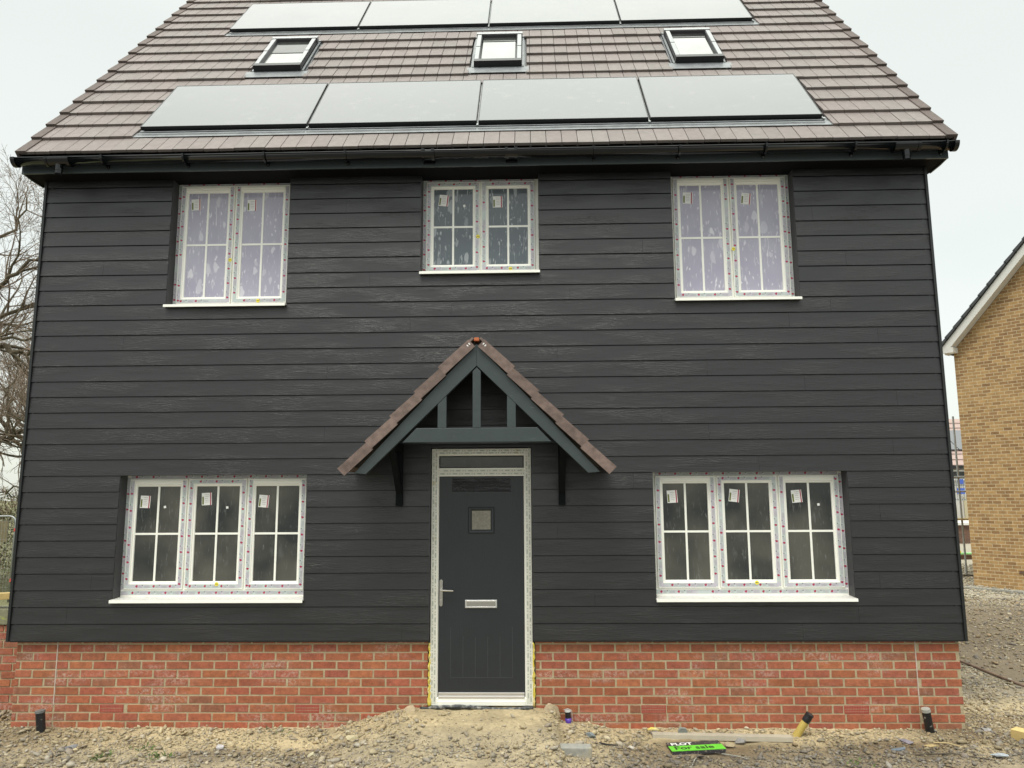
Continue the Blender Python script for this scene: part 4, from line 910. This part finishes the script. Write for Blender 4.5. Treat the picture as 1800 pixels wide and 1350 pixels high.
rock('rock', 'dark blue-grey broken stone right of the doorstep ramp', 'rock', gl_(.98, -.28, .016), (.06, .035, .026), (.20, .235, .25), 15, -.2)
rock('rock', 'dark slate lump in the gravel near the left bottom edge', 'rock', gl_(-3.35, -.55, .014), (.06, .04, .026), (.20, .20, .21), 16, .2)
rock('rock', 'pale lilac-white stone at the far bottom left', 'rock', gl_(-2.15, -.42, .014), (.055, .035, .028), (.45, .43, .43), 17)
rock('rock', 'grey stone behind the right corner of the house base', 'rock', gl_(4.42, -.02, .014), (.05, .035, .03), (.42, .41, .40), 18)
# standing slate shard behind the plank
q = MB(); q.prism([(-.035, 0), (-.045, .05), (-.025, .075), (.02, .07), (.04, .04), (.03, 0)], -.008, .008); o = q.build('slate_shard', mat('grey slate', (.24, .26, .25), .6, var=.2, vscale=20), bevel=.002); o.location = gl_(1.775, -.13, -.01); o.rotation_euler = (.35, 0, .1); tag(o, 'grey slate shard standing upright behind the pale plank', 'slate shard')
q = MB(); q.tube([(0, 0, 0), (.03, 0, .012), (.07, 0, .008), (.10, 0, -.004)], [.008, .014, .013, .006], 7); o = q.build('foam_scrap', M['foam'], smooth=True); o.location = gl_(1.48, -.09, .035); tag(o, 'yellow foam scrap behind the left end of the pale plank', 'foam scrap')
rock('rubble_block', 'dark blue-grey brick chunk under the yellow foam scrap', 'rubble', gl_(1.53, -.10, .012), (.035, .03, .022), (.16, .16, .19), 21)
# plank
q = MB(); q.obox((0, 0, 0), (1.18, -.035, -.012), (.002, .075, .0), (0, .004, .042)); o = q.build('plank', mat('pale weathered plank', (.40, .36, .28), .85, var=.12, vscale=8, bump=.3, bscale=50, bmap=(.06, 1, 1)), bevel=.003); o.location = (1.505, -.205, gh(1.5, -.2)-.006); tag(o, 'long pale grey plank lying on the ground in front of the right brick base', 'plank')
# concrete block and timber offcut
q = MB(); q.box(-.125, .125, -.05, .05, 0, .10); o = q.build('concrete_block', M['conc'], bevel=.01); o.location = gl_(.815, -.75, -.035); o.rotation_euler = (.04, .03, .06); tag(o, 'grey concrete block at the bottom edge right of the doorstep', 'block')
q = MB(); q.box(-.18, .18, -.05, .05, 0, .10); o = q.build('timber_offcut', mat('sawn timber end', (.56, .42, .17), .8, var=.12, vscale=10, bump=.25, bscale=30), bevel=.003); o.location = (4.66, -.34, gh(4.6, -.3)-.01); o.rotation_euler = (.06, .0, -1.0); tag(o, 'square yellow timber offcut at the lower right edge', 'timber offcut')
# sticks
def stick(label, pts, r, m=None):
    q = MB(); q.tube([(x, y, gh(x, y)+dz) for x, y, dz in pts], [r, r*1.1, r*.7][:len(pts)], 6); o = q.build('stick', m or M['timber_raw']); return tag(o, label, 'stick')
stick('thin pale stick lying right of the for sale board', ((2.02, -.50, .015), (2.12, -.545, .022), (2.22, -.60, .012)), .004, M['conc'])
stick('dark twig on the bare soil just below the for sale board', ((1.85, -.44, .015), (1.95, -.48, .02), (2.04, -.52, .012)), .0035, M['bark'])
stick('pale splinter in front of the slab by the right black pipe', ((3.80, -.36, .03), (3.90, -.40, .03), (3.99, -.46, .012)), .005)
stick('thin grey wand near the bottom edge below the for sale board', ((1.72, -.80, .012), (1.76, -.70, .03), (1.79, -.62, .012)), .0045, M['conc'])
stick('dark cable end looping in the soil right of the ramp', ((1.03, -.42, .012), (1.10, -.47, .018), (1.18, -.43, .012)), .006, M['pipe_black'])
stick('long dark root near the bottom right corner', ((3.55, -.56, .01), (3.8, -.66, .02), (4.1, -.78, .012)), .005, M['bark'])
# path edging to the right of the house
q = MB(); q.tube([(5.80, 3.9, -.79), (5.80, 2.9, -.782), (5.795, 1.8, -.785), (5.80, .4, -.79)], .014, 6); o = q.build('edging_strip', mat('rusty edging', (.20, .14, .10), .8, var=.4, vscale=6)); tag(o, 'thin brown edging strip running back across the ground right of the house', 'edging')
# for sale board
sg = thing('for_sale_board', (1.825, -.39, -.76), 'black and lime green For sale board lying flat on the ground', 'sign')
ang = .17; tiltx = .10
def SG(mb_parts):
    for o in mb_parts: o.parent = sg
sg.rotation_euler = (.02, -.02, .10); sg.location.z = gh(1.82, -.38)+.030
q = MB(); q.box(-.225, .225, .0, .085, -.002, .002); o = q.build('header_panel', M['sign_black'], local=True); o.parent = sg
q = MB(); q.box(-.225, .225, -.115, -.0005, -.002, .002); o = q.build('green_panel', M['sign_green'], local=True); o.parent = sg
def text(name, s_, size, loc, m, parent, shear=0, bold=.0):
    cu = bpy.data.curves.new(name, 'FONT'); cu.body = s_; cu.size = size; cu.align_x = 'LEFT'; cu.offset = bold; cu.shear = shear; cu.extrude = .0004
    to = bpy.data.objects.new(name+'_tmp', cu); C.objects.link(to); dg = bpy.context.evaluated_depsgraph_get(); me = bpy.data.meshes.new_from_object(to.evaluated_get(dg)); bpy.data.objects.remove(to)
    me.materials.clear(); me.materials.append(m); o = bpy.data.objects.new(name, me); C.objects.link(o); o.parent = parent; o.location = loc; return o
text('lettering', 'For sale', .104, (-.190, -.088, .0028), M['ink_black'], sg, bold=.0016)
text('plot_lettering', 'PLOT', .075, (-.195, .014, .0028), M['sign_white'], sg, bold=.002)
q = MB(); q.obox((-.225, -.118, -.03), (.45, 0, 0), (0, .003, 0), (0, 0, .027)); o = q.build('board_edge', M['sign_black'], local=True); o.parent = sg

# small weeds
wd = MB(); random.seed(31)
for cx, cy, n_ in ((-2.55, -.66, 90), (-2.75, -.48, 40), (-3.0, -.72, 60), (-1.75, -.10, 16), (3.0, -.75, 24), (-4.3, -.6, 40)):
    for _ in range(n_):
        x = cx+random.gauss(0, .05); y = cy+random.gauss(0, .04); z = gh(x, y); a = random.uniform(0, 6.28); l = random.uniform(.015, .04); w_ = random.uniform(.004, .008); up = random.uniform(.3, 1.1)
        ux, uy = math.cos(a), math.sin(a); gcl = random.uniform(.7, 1.3)
        wd.add([(x, y, z+.002), (x+ux*l*.5-uy*w_, y+uy*l*.5+ux*w_, z+l*up*.7), (x+ux*l, y+uy*l, z+l*up*.8), (x+ux*l*.5+uy*w_, y+uy*l*.5-ux*w_, z+l*up*.6)], [(0, 1, 2, 3)], 0, (.10*gcl, .15*gcl, .04*gcl))
tag(wd.build('weeds', M['hedge'], fixn=False), 'sparse low green weeds in the gravel', 'weeds', kind='stuff')

# ================================================================ NEIGHBOUR HOUSE (right)
nb = thing('brick_house', (10.466, 10.959, -.8), 'buff brick neighbouring house with dark roof and white bargeboards at right', 'house'); 
NA = math.atan2(-.7976, .6032); nb.rotation_euler = (0, 0, NA)
NW = 8.2; ND = 9.0; NE = 4.75; npit = 46.6; rz_ = NW/2*math.tan(R(npit)); H0 = .8
def nbuild(mb, name, m, **k): o = mb.build(name, m, local=True, **k); o.parent = nb; return o
q = MB(); q.prism([(0, -.3), (NW, -.3), (NW, NE+.8-.15), (NW/2, NE+.8-.15+rz_), (0, NE+.8-.15)], 0, ND); nbuild(q, 'wall', M['buff_brick'])
tn = math.tan(R(npit)); cn_, sn_ = math.cos(R(npit)), math.sin(R(npit))
def nz_(t): return 4.87+.8+t*tn     # underside line of the tiles along the verge
q = MB()
for s_ in (0, 1):
    f_ = (lambda t: t) if s_ == 0 else (lambda t: NW-t)
    # bargeboard
    poly = [(f_(-.13), nz_(-.13)-.20), (f_(-.13), nz_(-.13)-.04), (NW/2, nz_(NW/2)-.04), (NW/2, nz_(NW/2)-.265), (f_(.0), nz_(0)-.265)]
    q2 = MB(); q2.prism(poly, -.25, -.23); nbuild(q2, 'bargeboard', M['white_pvc'])
    q2 = MB(); q2.prism([(f_(-.1), nz_(-.1)-.262), (f_(-.1), nz_(-.1)-.252), (NW/2, nz_(NW/2)-.252), (NW/2, nz_(NW/2)-.262)], -.2295, 0); nbuild(q2, 'verge_soffit', M['white_pvc'])
    q2 = MB(); a_, e_ = sorted((f_(-.13), f_(.10))); q2.prism([(a_, 5.34), (e_, 5.34), (e_, 5.46), (a_, 5.46)], -.2485, -.0) ; nbuild(q2, 'eaves_box', M['white_pvc'])
    tl = MB(); L_ = (NW/2+.32)/cn_; ns = int(L_/.29)
    for i in range(ns+1):
        t0 = -.20+i*.29*cn_; t1 = min(t0+.33*cn_, NW/2+.01); cc = random.uniform(.9, 1.1)
        if t0 > NW/2: break
        h0, h1 = .055, .030
        v = [(f_(t0-h0*sn_), y, nz_(t0)+h0*cn_) for y in (-.30, ND+.3)]+[(f_(t1-h1*sn_), y, nz_(t1)+h1*cn_) for y in (-.30, ND+.3)]+[(f_(t0), y, nz_(t0)-.02) for y in (-.30, ND+.3)]+[(f_(t1), y, nz_(t1)-.02) for y in (-.30, ND+.3)]
        tl.add(v, [(0, 1, 3, 2), (4, 6, 7, 5), (0, 4, 5, 1), (2, 3, 7, 6), (0, 2, 6, 4), (1, 5, 7, 3)], 0, (cc, cc, cc))
    nbuild(tl, 'roof', M['slate'])
q = MB(); q.tube([(-.22, .1, 5.42), (-.22, ND, 5.42)], .05, 10); nbuild(q, 'gutter', M['trim'])
q = MB(); q.box(.95, 1.10, -.012, -.002, .34, .40); nbuild(q, 'air_brick', M['far_brick']); q = MB(); q.box(2.05, 2.35, -.012, -.002, .28, .34); nbuild(q, 'air_brick', M['far_brick'])
# paving edge along the foot of the neighbour's wall
q = MB(); d = Vector((.6032, -.7976, 0)); nn_ = Vector((-.7976, -.6032, 0)); o0 = Vector((10.466, 10.959, -.80))
q.obox(o0-d*2.2+nn_*.62, d*9, nn_*.06, Vector((0, 0, .05))); o = q.build('path_edging', M['conc'], bevel=.01); tag(o, 'pale concrete path edging along the foot of the buff brick house', 'edging')

# ================================================================ SCAFFOLD AND FAR HOUSES (gap at right)
sc_ = thing('scaffolding', (11.45, 13.1, -.85), 'galvanised tube scaffold seen through the gap between the two houses', 'scaffold')
def tubep(name, pts, r, m, parent): q = MB(); q.tube(pts, r, 10); return q.build(name, m, parent)
tubep('standard', [(11.45, 13.05, -.85), (11.45, 13.05, 3.26)], .024, M['galv'], sc_)
tubep('standard', [(11.62, 14.3, -.85), (11.95, 14.3, 2.25)], .022, M['galv'], sc_)
tubep('standard', [(11.6, 13.9, -.85), (11.6, 13.9, .55)], .022, M['galv'], sc_)
tubep('standard', [(9.6, 13.05, -.85), (9.6, 13.05, 2.6)], .024, M['galv'], sc_)
tubep('standard', [(13.5, 13.05, -.85), (13.5, 13.05, 2.6)], .024, M['galv'], sc_)
for z in (1.69, 1.32): tubep('guard_rail', [(9.4, 13.0, z-.05), (13.8, 13.0, z+.06)], .024, M['galv'], sc_)
q = MB(); q.box(9.4, 13.8, 12.9, 13.5, .60, .64); q.build('scaffold_board', M['board_yellow'], sc_)
q = MB(); q.box(10.95, 11.38, 13.12, 13.15, .66, .95); q.build('toe_board', M['board_yellow'], sc_)
q = MB(); q.box(9.3, 13.8, 12.82, 12.90, -.80, -.74); o = q.build('timber_sole_board', M['bark'], None); tag(o, 'dark timber sole board on the ground behind the scaffold gap', 'timber board')
# far blue guard panels
gp_ = thing('guard_panel', (20, 28.5, .6), 'far scaffold edge guard with blue mesh panels and rails', 'guard rail')
q = MB()
for z in (1.95, 1.60, .95): q.box(17.5, 23.5, 28.5, 28.53, z, z+.06)
for i in range(60): x = 17.5+i*.1; q.box(x, x+.025, 28.5, 28.53, .95, 1.95)
q.build('mesh_panel', M['galv'], gp_)
q = MB(); rnd = random.Random(4)
for i in range(14): x = 17.6+i*.42; q.box(x, x+rnd.uniform(.15, .35), 28.47, 28.49, 1.15+rnd.uniform(0, .1), 1.5); q.box(x+.05, x+rnd.uniform(.15, .35), 28.47, 28.49, 1.68, 1.9)
q.build('blue_netting', M['blue'], gp_)
fh = thing('terraced_house', (21.5, 32, -1.5), 'distant house with red tile roof, solar panels and pale gable walls', 'house')
q = MB(); q.box(14, 27, 32.0, 40, -.35, 2.7, 0); q.box(14, 27, 32.01, 39.9, -1.9, -.35, 1); q.build('wall', [M['render_wall'], M['far_brick']], fh)
q = MB(); v = [(13.8, 31.7, 2.62), (27.2, 31.7, 2.62), (27.2, 36, 5.35), (13.8, 36, 5.35), (27.2, 40.3, 2.62), (13.8, 40.3, 2.62)]
q.add(v, [(0, 1, 2, 3), (3, 2, 4, 5), (0, 3, 5), (1, 4, 2), (0, 5, 4, 1)])
for i in range(9): t0 = i/9; q.obox((13.8, 31.7+4.3*t0-.02, 2.62+2.73*t0+.01), (13.4, 0, 0), (0, .02, .02), (0, -.02, .03))
q.build('roof', M['far_tile'], fh)
for i in range(5):
    x = 17.2+i*1.72; q = MB(); q.obox((x, 32.9, 3.45), (1.68, 0, 0), (0, 1.75, 1.11), (0, -.03, .05)); q.build('solar_panel', M['panel'], fh)
q = MB(); q.box(13.8, 27.2, 31.55, 31.68, 2.5, 2.62); q.build('gutter', M['trim'], fh)
for i in range(6):
    x = 15+i*2.0; q = MB(); q.box(x, x+1.2, 31.9, 31.99, 1.9, 2.42); wn = q.build('window', M['glass_plain'], fh); q = MB(); q.ring(x, x+1.2, 1.9, 2.42, [(0, 31.9), (0, 31.86), (.08, 31.86), (.08, 31.9)]); q.build('window_frame', M['white_pvc'], wn)
for i in range(8): x = 14.6+i*1.45; q = MB(); q.box(x, x+.6, 31.93, 31.98, -.1, 1.1); q.build('wall_panel', mat('terracotta cladding %d' % i, [(.45, .22, .15), (.5, .45, .3)][i % 2], .8), fh)
lw = thing('low_brick_wall', (14, 18, -.95), 'low dark brick wall topped with a green pipe behind the scaffold', 'wall')
q = MB(); q.box(10.5, 20, 18.0, 18.22, -1.0, -.66); q.build('brickwork', M['far_brick'], lw)
q = MB(); q.tube([(10.5, 17.97, -.62), (20, 17.97, -.60)], .035, 8); o = q.build('green_pipe', mat('green pipe', (.25, .55, .22), .4)); tag(o, 'pale green pipe lying along the top of the low brick wall', 'pipe')
q = MB(); q.box(-.09, .09, -.06, .06, 0, .06); q.tube([(0, 0, .06), (0, 0, .16), (0, 0, .22)], [.05, .03, .025], 8); o = q.build('fitting', M['yellow'], bevel=.004); o.location = (13.84, 17.9, -.585); tag(o, 'small yellow plastic fitting on the low brick wall beside the scaffold pole', 'fitting')
bw = thing('brick_outbuilding', (20, 26, -1.3), 'dark brown brick outbuilding with flat pale edge beyond the scaffold', 'building')
q = MB(); q.box(15, 24, 26, 29, -1.5, -.05); q.build('wall', M['far_brick'], bw); q = MB(); q.box(14.9, 24.1, 25.9, 29.1, -.05, .04); q.build('roof_edge', M['white_pvc'], bw)

# ================================================================ LEFT BACKGROUND
# temporary fence
fn = thing('temporary_fence', (-13.5, 11, -1.1), 'galvanised temporary fence panel with rounded corner at the left edge', 'fence')
q = MB(); zt, xr, r_ = .87, -11.78, .16; pts = [(-15.2, 11, -1.12), (-15.2, 11, zt-r_)]+[(-15.2+r_-r_*math.cos(a_), 11, zt-r_+r_*math.sin(a_)) for a_ in (.4, .8, 1.2)]+[(-15.2+r_, 11, zt), (xr-r_, 11, zt)]+[(xr-r_+r_*math.sin(a_), 11, zt-r_+r_*math.cos(a_)) for a_ in (.4, .8, 1.2)]+[(xr, 11, zt-r_), (xr-.03, 11, -1.12)]
q.tube(pts, .021, 10); q.build('tube_frame', M['galv'], fn, smooth=True)
q = MB()
for i in range(46): x = -15.15+i*.074; q.box(x-.0018, x+.0018, 11, 11.003, -1.0, zt-.02)
for i in range(9): z = -1.0+i*.22; q.box(-15.18, xr, 11.003, 11.006, z-.0018, z+.0018)
q.build('wire_mesh', M['galv'], fn)
for z in (.55, -.62): q = MB(); q.tube([(xr-.004, 11, z-.035), (xr-.004, 11, z+.035)], .027, 10); q.build('clip', M['redtag'], fn)
q = MB(); q.box(-15.4, -12.15, 11.25, 11.30, .25, .75); o = q.build('timber_hoarding', mat('weathered fence board', (.20, .17, .10), .9, var=.2)); tag(o, 'weathered board panel behind the temporary fence at left', 'fence board')

# bare trees
def grow(mb, p, d, L, r, depth, rnd, spread=.55, twig=None, up=.06, minr=.0032):
    n = max(3, int(4+L*1.2)); pts = [p.copy()]; rad = [r]; q = p.copy(); dd = d.copy(); kids = []
    for i in range(n):
        dd = (dd+Vector((rnd.gauss(0, .16), rnd.gauss(0, .16), rnd.gauss(0, .16)+up))).normalized(); q = q+dd*L/n; pts.append(q.copy()); rad.append(max(minr, r*(1-.62*(i+1)/n)))
        if depth > 0 and rnd.random() < (.85 if depth > 1 else .6): kids.append((q.copy(), dd.copy(), rad[-1], i/n))
    tgt = mb if r > .03 or twig is None else twig
    tgt.tube(pts, rad, 7 if r > .05 else (5 if r > .015 else 3), caps=False)
    for (kp, kd, kr, f) in kids:
        for _ in range(1 if depth > 2 else (1 if rnd.random() < .55 else 2)):
            ax = kd.cross(Vector((rnd.gauss(0, 1), rnd.gauss(0, 1), rnd.gauss(0, 1)))).normalized(); a = rnd.uniform(.35, 1.0)*spread*1.7
            nd = (kd*math.cos(a)+ax*math.sin(a)).normalized()
            grow(mb, kp, nd, L*rnd.uniform(.45, .72)*(1-.25*f), max(minr, kr*rnd.uniform(.5, .7)), depth-1, rnd, spread, twig, up, minr)
def poly_limb(mb, pts, r0, r1, rnd, twig, depth=3, Lk=1.6, n_sub=3, minr=.0032):
    P = []; 
    for a, b_ in zip(pts[:-1], pts[1:]):
        for i in range(n_sub): t = i/n_sub; P.append(Vector(a).lerp(Vector(b_), t)+Vector((rnd.gauss(0, .05), rnd.gauss(0, .05), rnd.gauss(0, .05))))
    P.append(Vector(pts[-1])); m_ = len(P); rad = [r0+(r1-r0)*i/(m_-1) for i in range(m_)]; mb.tube(P, [q*.62 for q in rad], 9, caps=False)
    for i in range(1, m_):
        if rnd.random() < .95:
            dd = (P[i]-P[i-1]).normalized(); ax = dd.cross(Vector((rnd.gauss(0, 1), rnd.gauss(0, 1), rnd.gauss(0, 1)))).normalized(); a = rnd.uniform(.5, 1.2)
            grow(mb, P[i], (dd*math.cos(a)+ax*math.sin(a)).normalized(), Lk*rnd.uniform(.6, 1.2), rad[i]*rnd.uniform(.25, .45), depth, rnd, .55, twig, .03, minr)
rn = random.Random(12)
tr = thing('oak_tree', (-15.5, 11.5, -1.1), 'large bare oak with thick twisting limbs reaching in from the left edge', 'tree')
tm = MB(); tw = MB()
tk = MB(); tk.tube([(-15.5, 11.5, -1.2), (-15.4, 11.5, 1.5), (-15.2, 11.4, 3.5), (-15.3, 11.5, 6), (-15.0, 11.6, 9)], [.42, .36, .3, .22, .12], 14)
tk.build('trunk', M['bark'], tr, smooth=True)
poly_limb(tm, [(-15.3, 11.4, 4.2), (-14.0, 11.1, 5.1), (-13.0, 11.0, 4.95), (-12.55, 11.0, 5.05), (-12.2, 11.0, 4.78), (-11.9, 11.05, 4.9), (-11.4, 11.1, 5.15), (-10.6, 11.3, 5.4)], .16, .05, rn, tw, 3, 1.5)
poly_limb(tm, [(-15.3, 11.4, 4.3), (-13.6, 11.0, 4.9), (-12.6, 10.9, 5.22), (-11.9, 10.9, 5.15), (-11.2, 11.0, 5.3)], .09, .04, rn, tw, 2, 1.0)
poly_limb(tm, [(-15.2, 11.4, 3.0), (-14.2, 11.6, 3.3), (-13.3, 11.5, 2.9), (-12.6, 11.5, 2.75), (-12.1, 11.5, 3.05), (-11.9, 11.5, 2.75), (-11.5, 11.4, 2.95), (-10.8, 11.3, 2.7)], .17, .05, rn, tw, 3, 1.4)
poly_limb(tm, [(-12.6, 11.5, 2.75), (-12.45, 11.5, 3.4), (-12.65, 11.5, 3.9), (-12.4, 11.5, 4.5)], .07, .03, rn, tw, 2, .9)
poly_limb(tm, [(-12.0, 11.4, 2.7), (-12.0, 11.4, 2.3), (-11.75, 11.4, 2.0), (-11.85, 11.4, 1.6), (-12.3, 11.4, 1.45), (-12.6, 11.4, 1.5)], .055, .03, rn, tw, 2, .7)
poly_limb(tm, [(-15.3, 11.4, 5.5), (-13.8, 11.2, 6.2), (-13.0, 11.2, 6.5), (-12.4, 11.1, 6.9), (-12.0, 11.1, 7.2), (-11.3, 11.2, 7.7)], .13, .04, rn, tw, 3, 1.7)
poly_limb(tm, [(-15.3, 11.4, 5.0), (-13.6, 11.6, 5.6), (-12.9, 11.6, 6.0), (-12.2, 11.6, 6.1), (-11.4, 11.6, 6.4)], .12, .04, rn, tw, 3, 1.5)
poly_limb(tm, [(-15.2, 11.4, 6.5), (-13.6, 11.3, 7.2), (-12.8, 11.3, 8.1), (-12.5, 11.4, 9.0)], .10, .03, rn, tw, 3, 1.6)
tm.build('branches', M['bark_light'], tr, fixn=False, smooth=True); tw.build('twigs', M['twig'], tr, fixn=False)
def bare_tree(label, x, y, h, seed, sc=1.0, mr=.0045):
    rn2 = random.Random(seed); t_ = thing('bare_tree', (x, y, -1.1), label, 'tree', 'bare trees beyond the hedge'); a_, b_ = MB(), MB()
    a_.tube([(x, y, -1.2), (x+.1, y, 1.0), (x, y, 2.8)], [.22*sc, .18*sc, .15*sc], 9); a_.build('trunk', M['bark'], t_, smooth=True); a_ = MB()
    for k in range(6): an = k*1.05+rn2.uniform(0, .5); grow(a_, Vector((x, y, 1.2+k*.32)), Vector((math.cos(an)*.7, math.sin(an)*.5, .9)).normalized(), h*.55, .08*sc, 3, rn2, .5, b_, .09, mr)
    if a_.n: a_.build('branches', M['bark'], t_, fixn=False)
    if b_.n: b_.build('twigs', M['twig'], t_, fixn=False)
bare_tree('slim bare tree standing behind the oak limbs nearest the house corner', -15.6, 19, 8.5, 3)
bare_tree('farther bare tree rising at the left edge behind the hedge', -18.6, 22, 10, 5)
bare_tree('low spreading bare tree just above the winter hedge', -14.8, 17, 5.0, 8, .7)
# winter hedge: uncountable mass
hd = MB(); rnd = random.Random(77); HV, HF, HC = [], [], []
for i in range(26000):
    y = rnd.uniform(12.5, 17); x = rnd.uniform(-24, -9.0); zt = .95+.35*math.sin(x*1.3)+.25*math.sin(x*3.1+y)+(y-12.5)*.16; z = -1.1+(zt+1.1)*(rnd.random()**.8)
    l = rnd.uniform(.06, .30); a_ = rnd.uniform(0, 6.28); el = rnd.uniform(-.2, 1.4); dx, dy, dz = math.cos(a_)*math.cos(el)*l, math.sin(a_)*math.cos(el)*l, math.sin(el)*l; w_ = rnd.uniform(.006, .02)
    px, py = -math.sin(a_)*w_, math.cos(a_)*w_
    t = rnd.uniform(.6, 1.5); c = random.choice([(.16, .13, .075), (.12, .12, .06), (.20, .16, .10), (.09, .10, .045), (.14, .10, .06)])
    HV += [(x-px, y-py, z), (x+px, y+py, z+w_), (x+dx+px*.4, y+dy+py*.4, z+dz+w_*.5), (x+dx-px*.4, y+dy-py*.4, z+dz)]; HF.append((4*i, 4*i+1, 4*i+2, 4*i+3)); HC += [(c[0]*t, c[1]*t, c[2]*t, 1)]*4
hd.v = [np.array(HV)]; hd.f = HF; hd.m = [0]*len(HF); hd.c = [np.array(HC)]; hd.n = len(HV)
tag(hd.build('hedge', M['hedge'], fixn=False), 'tangled brown winter hedge beyond the temporary fence', 'hedge', kind='stuff')
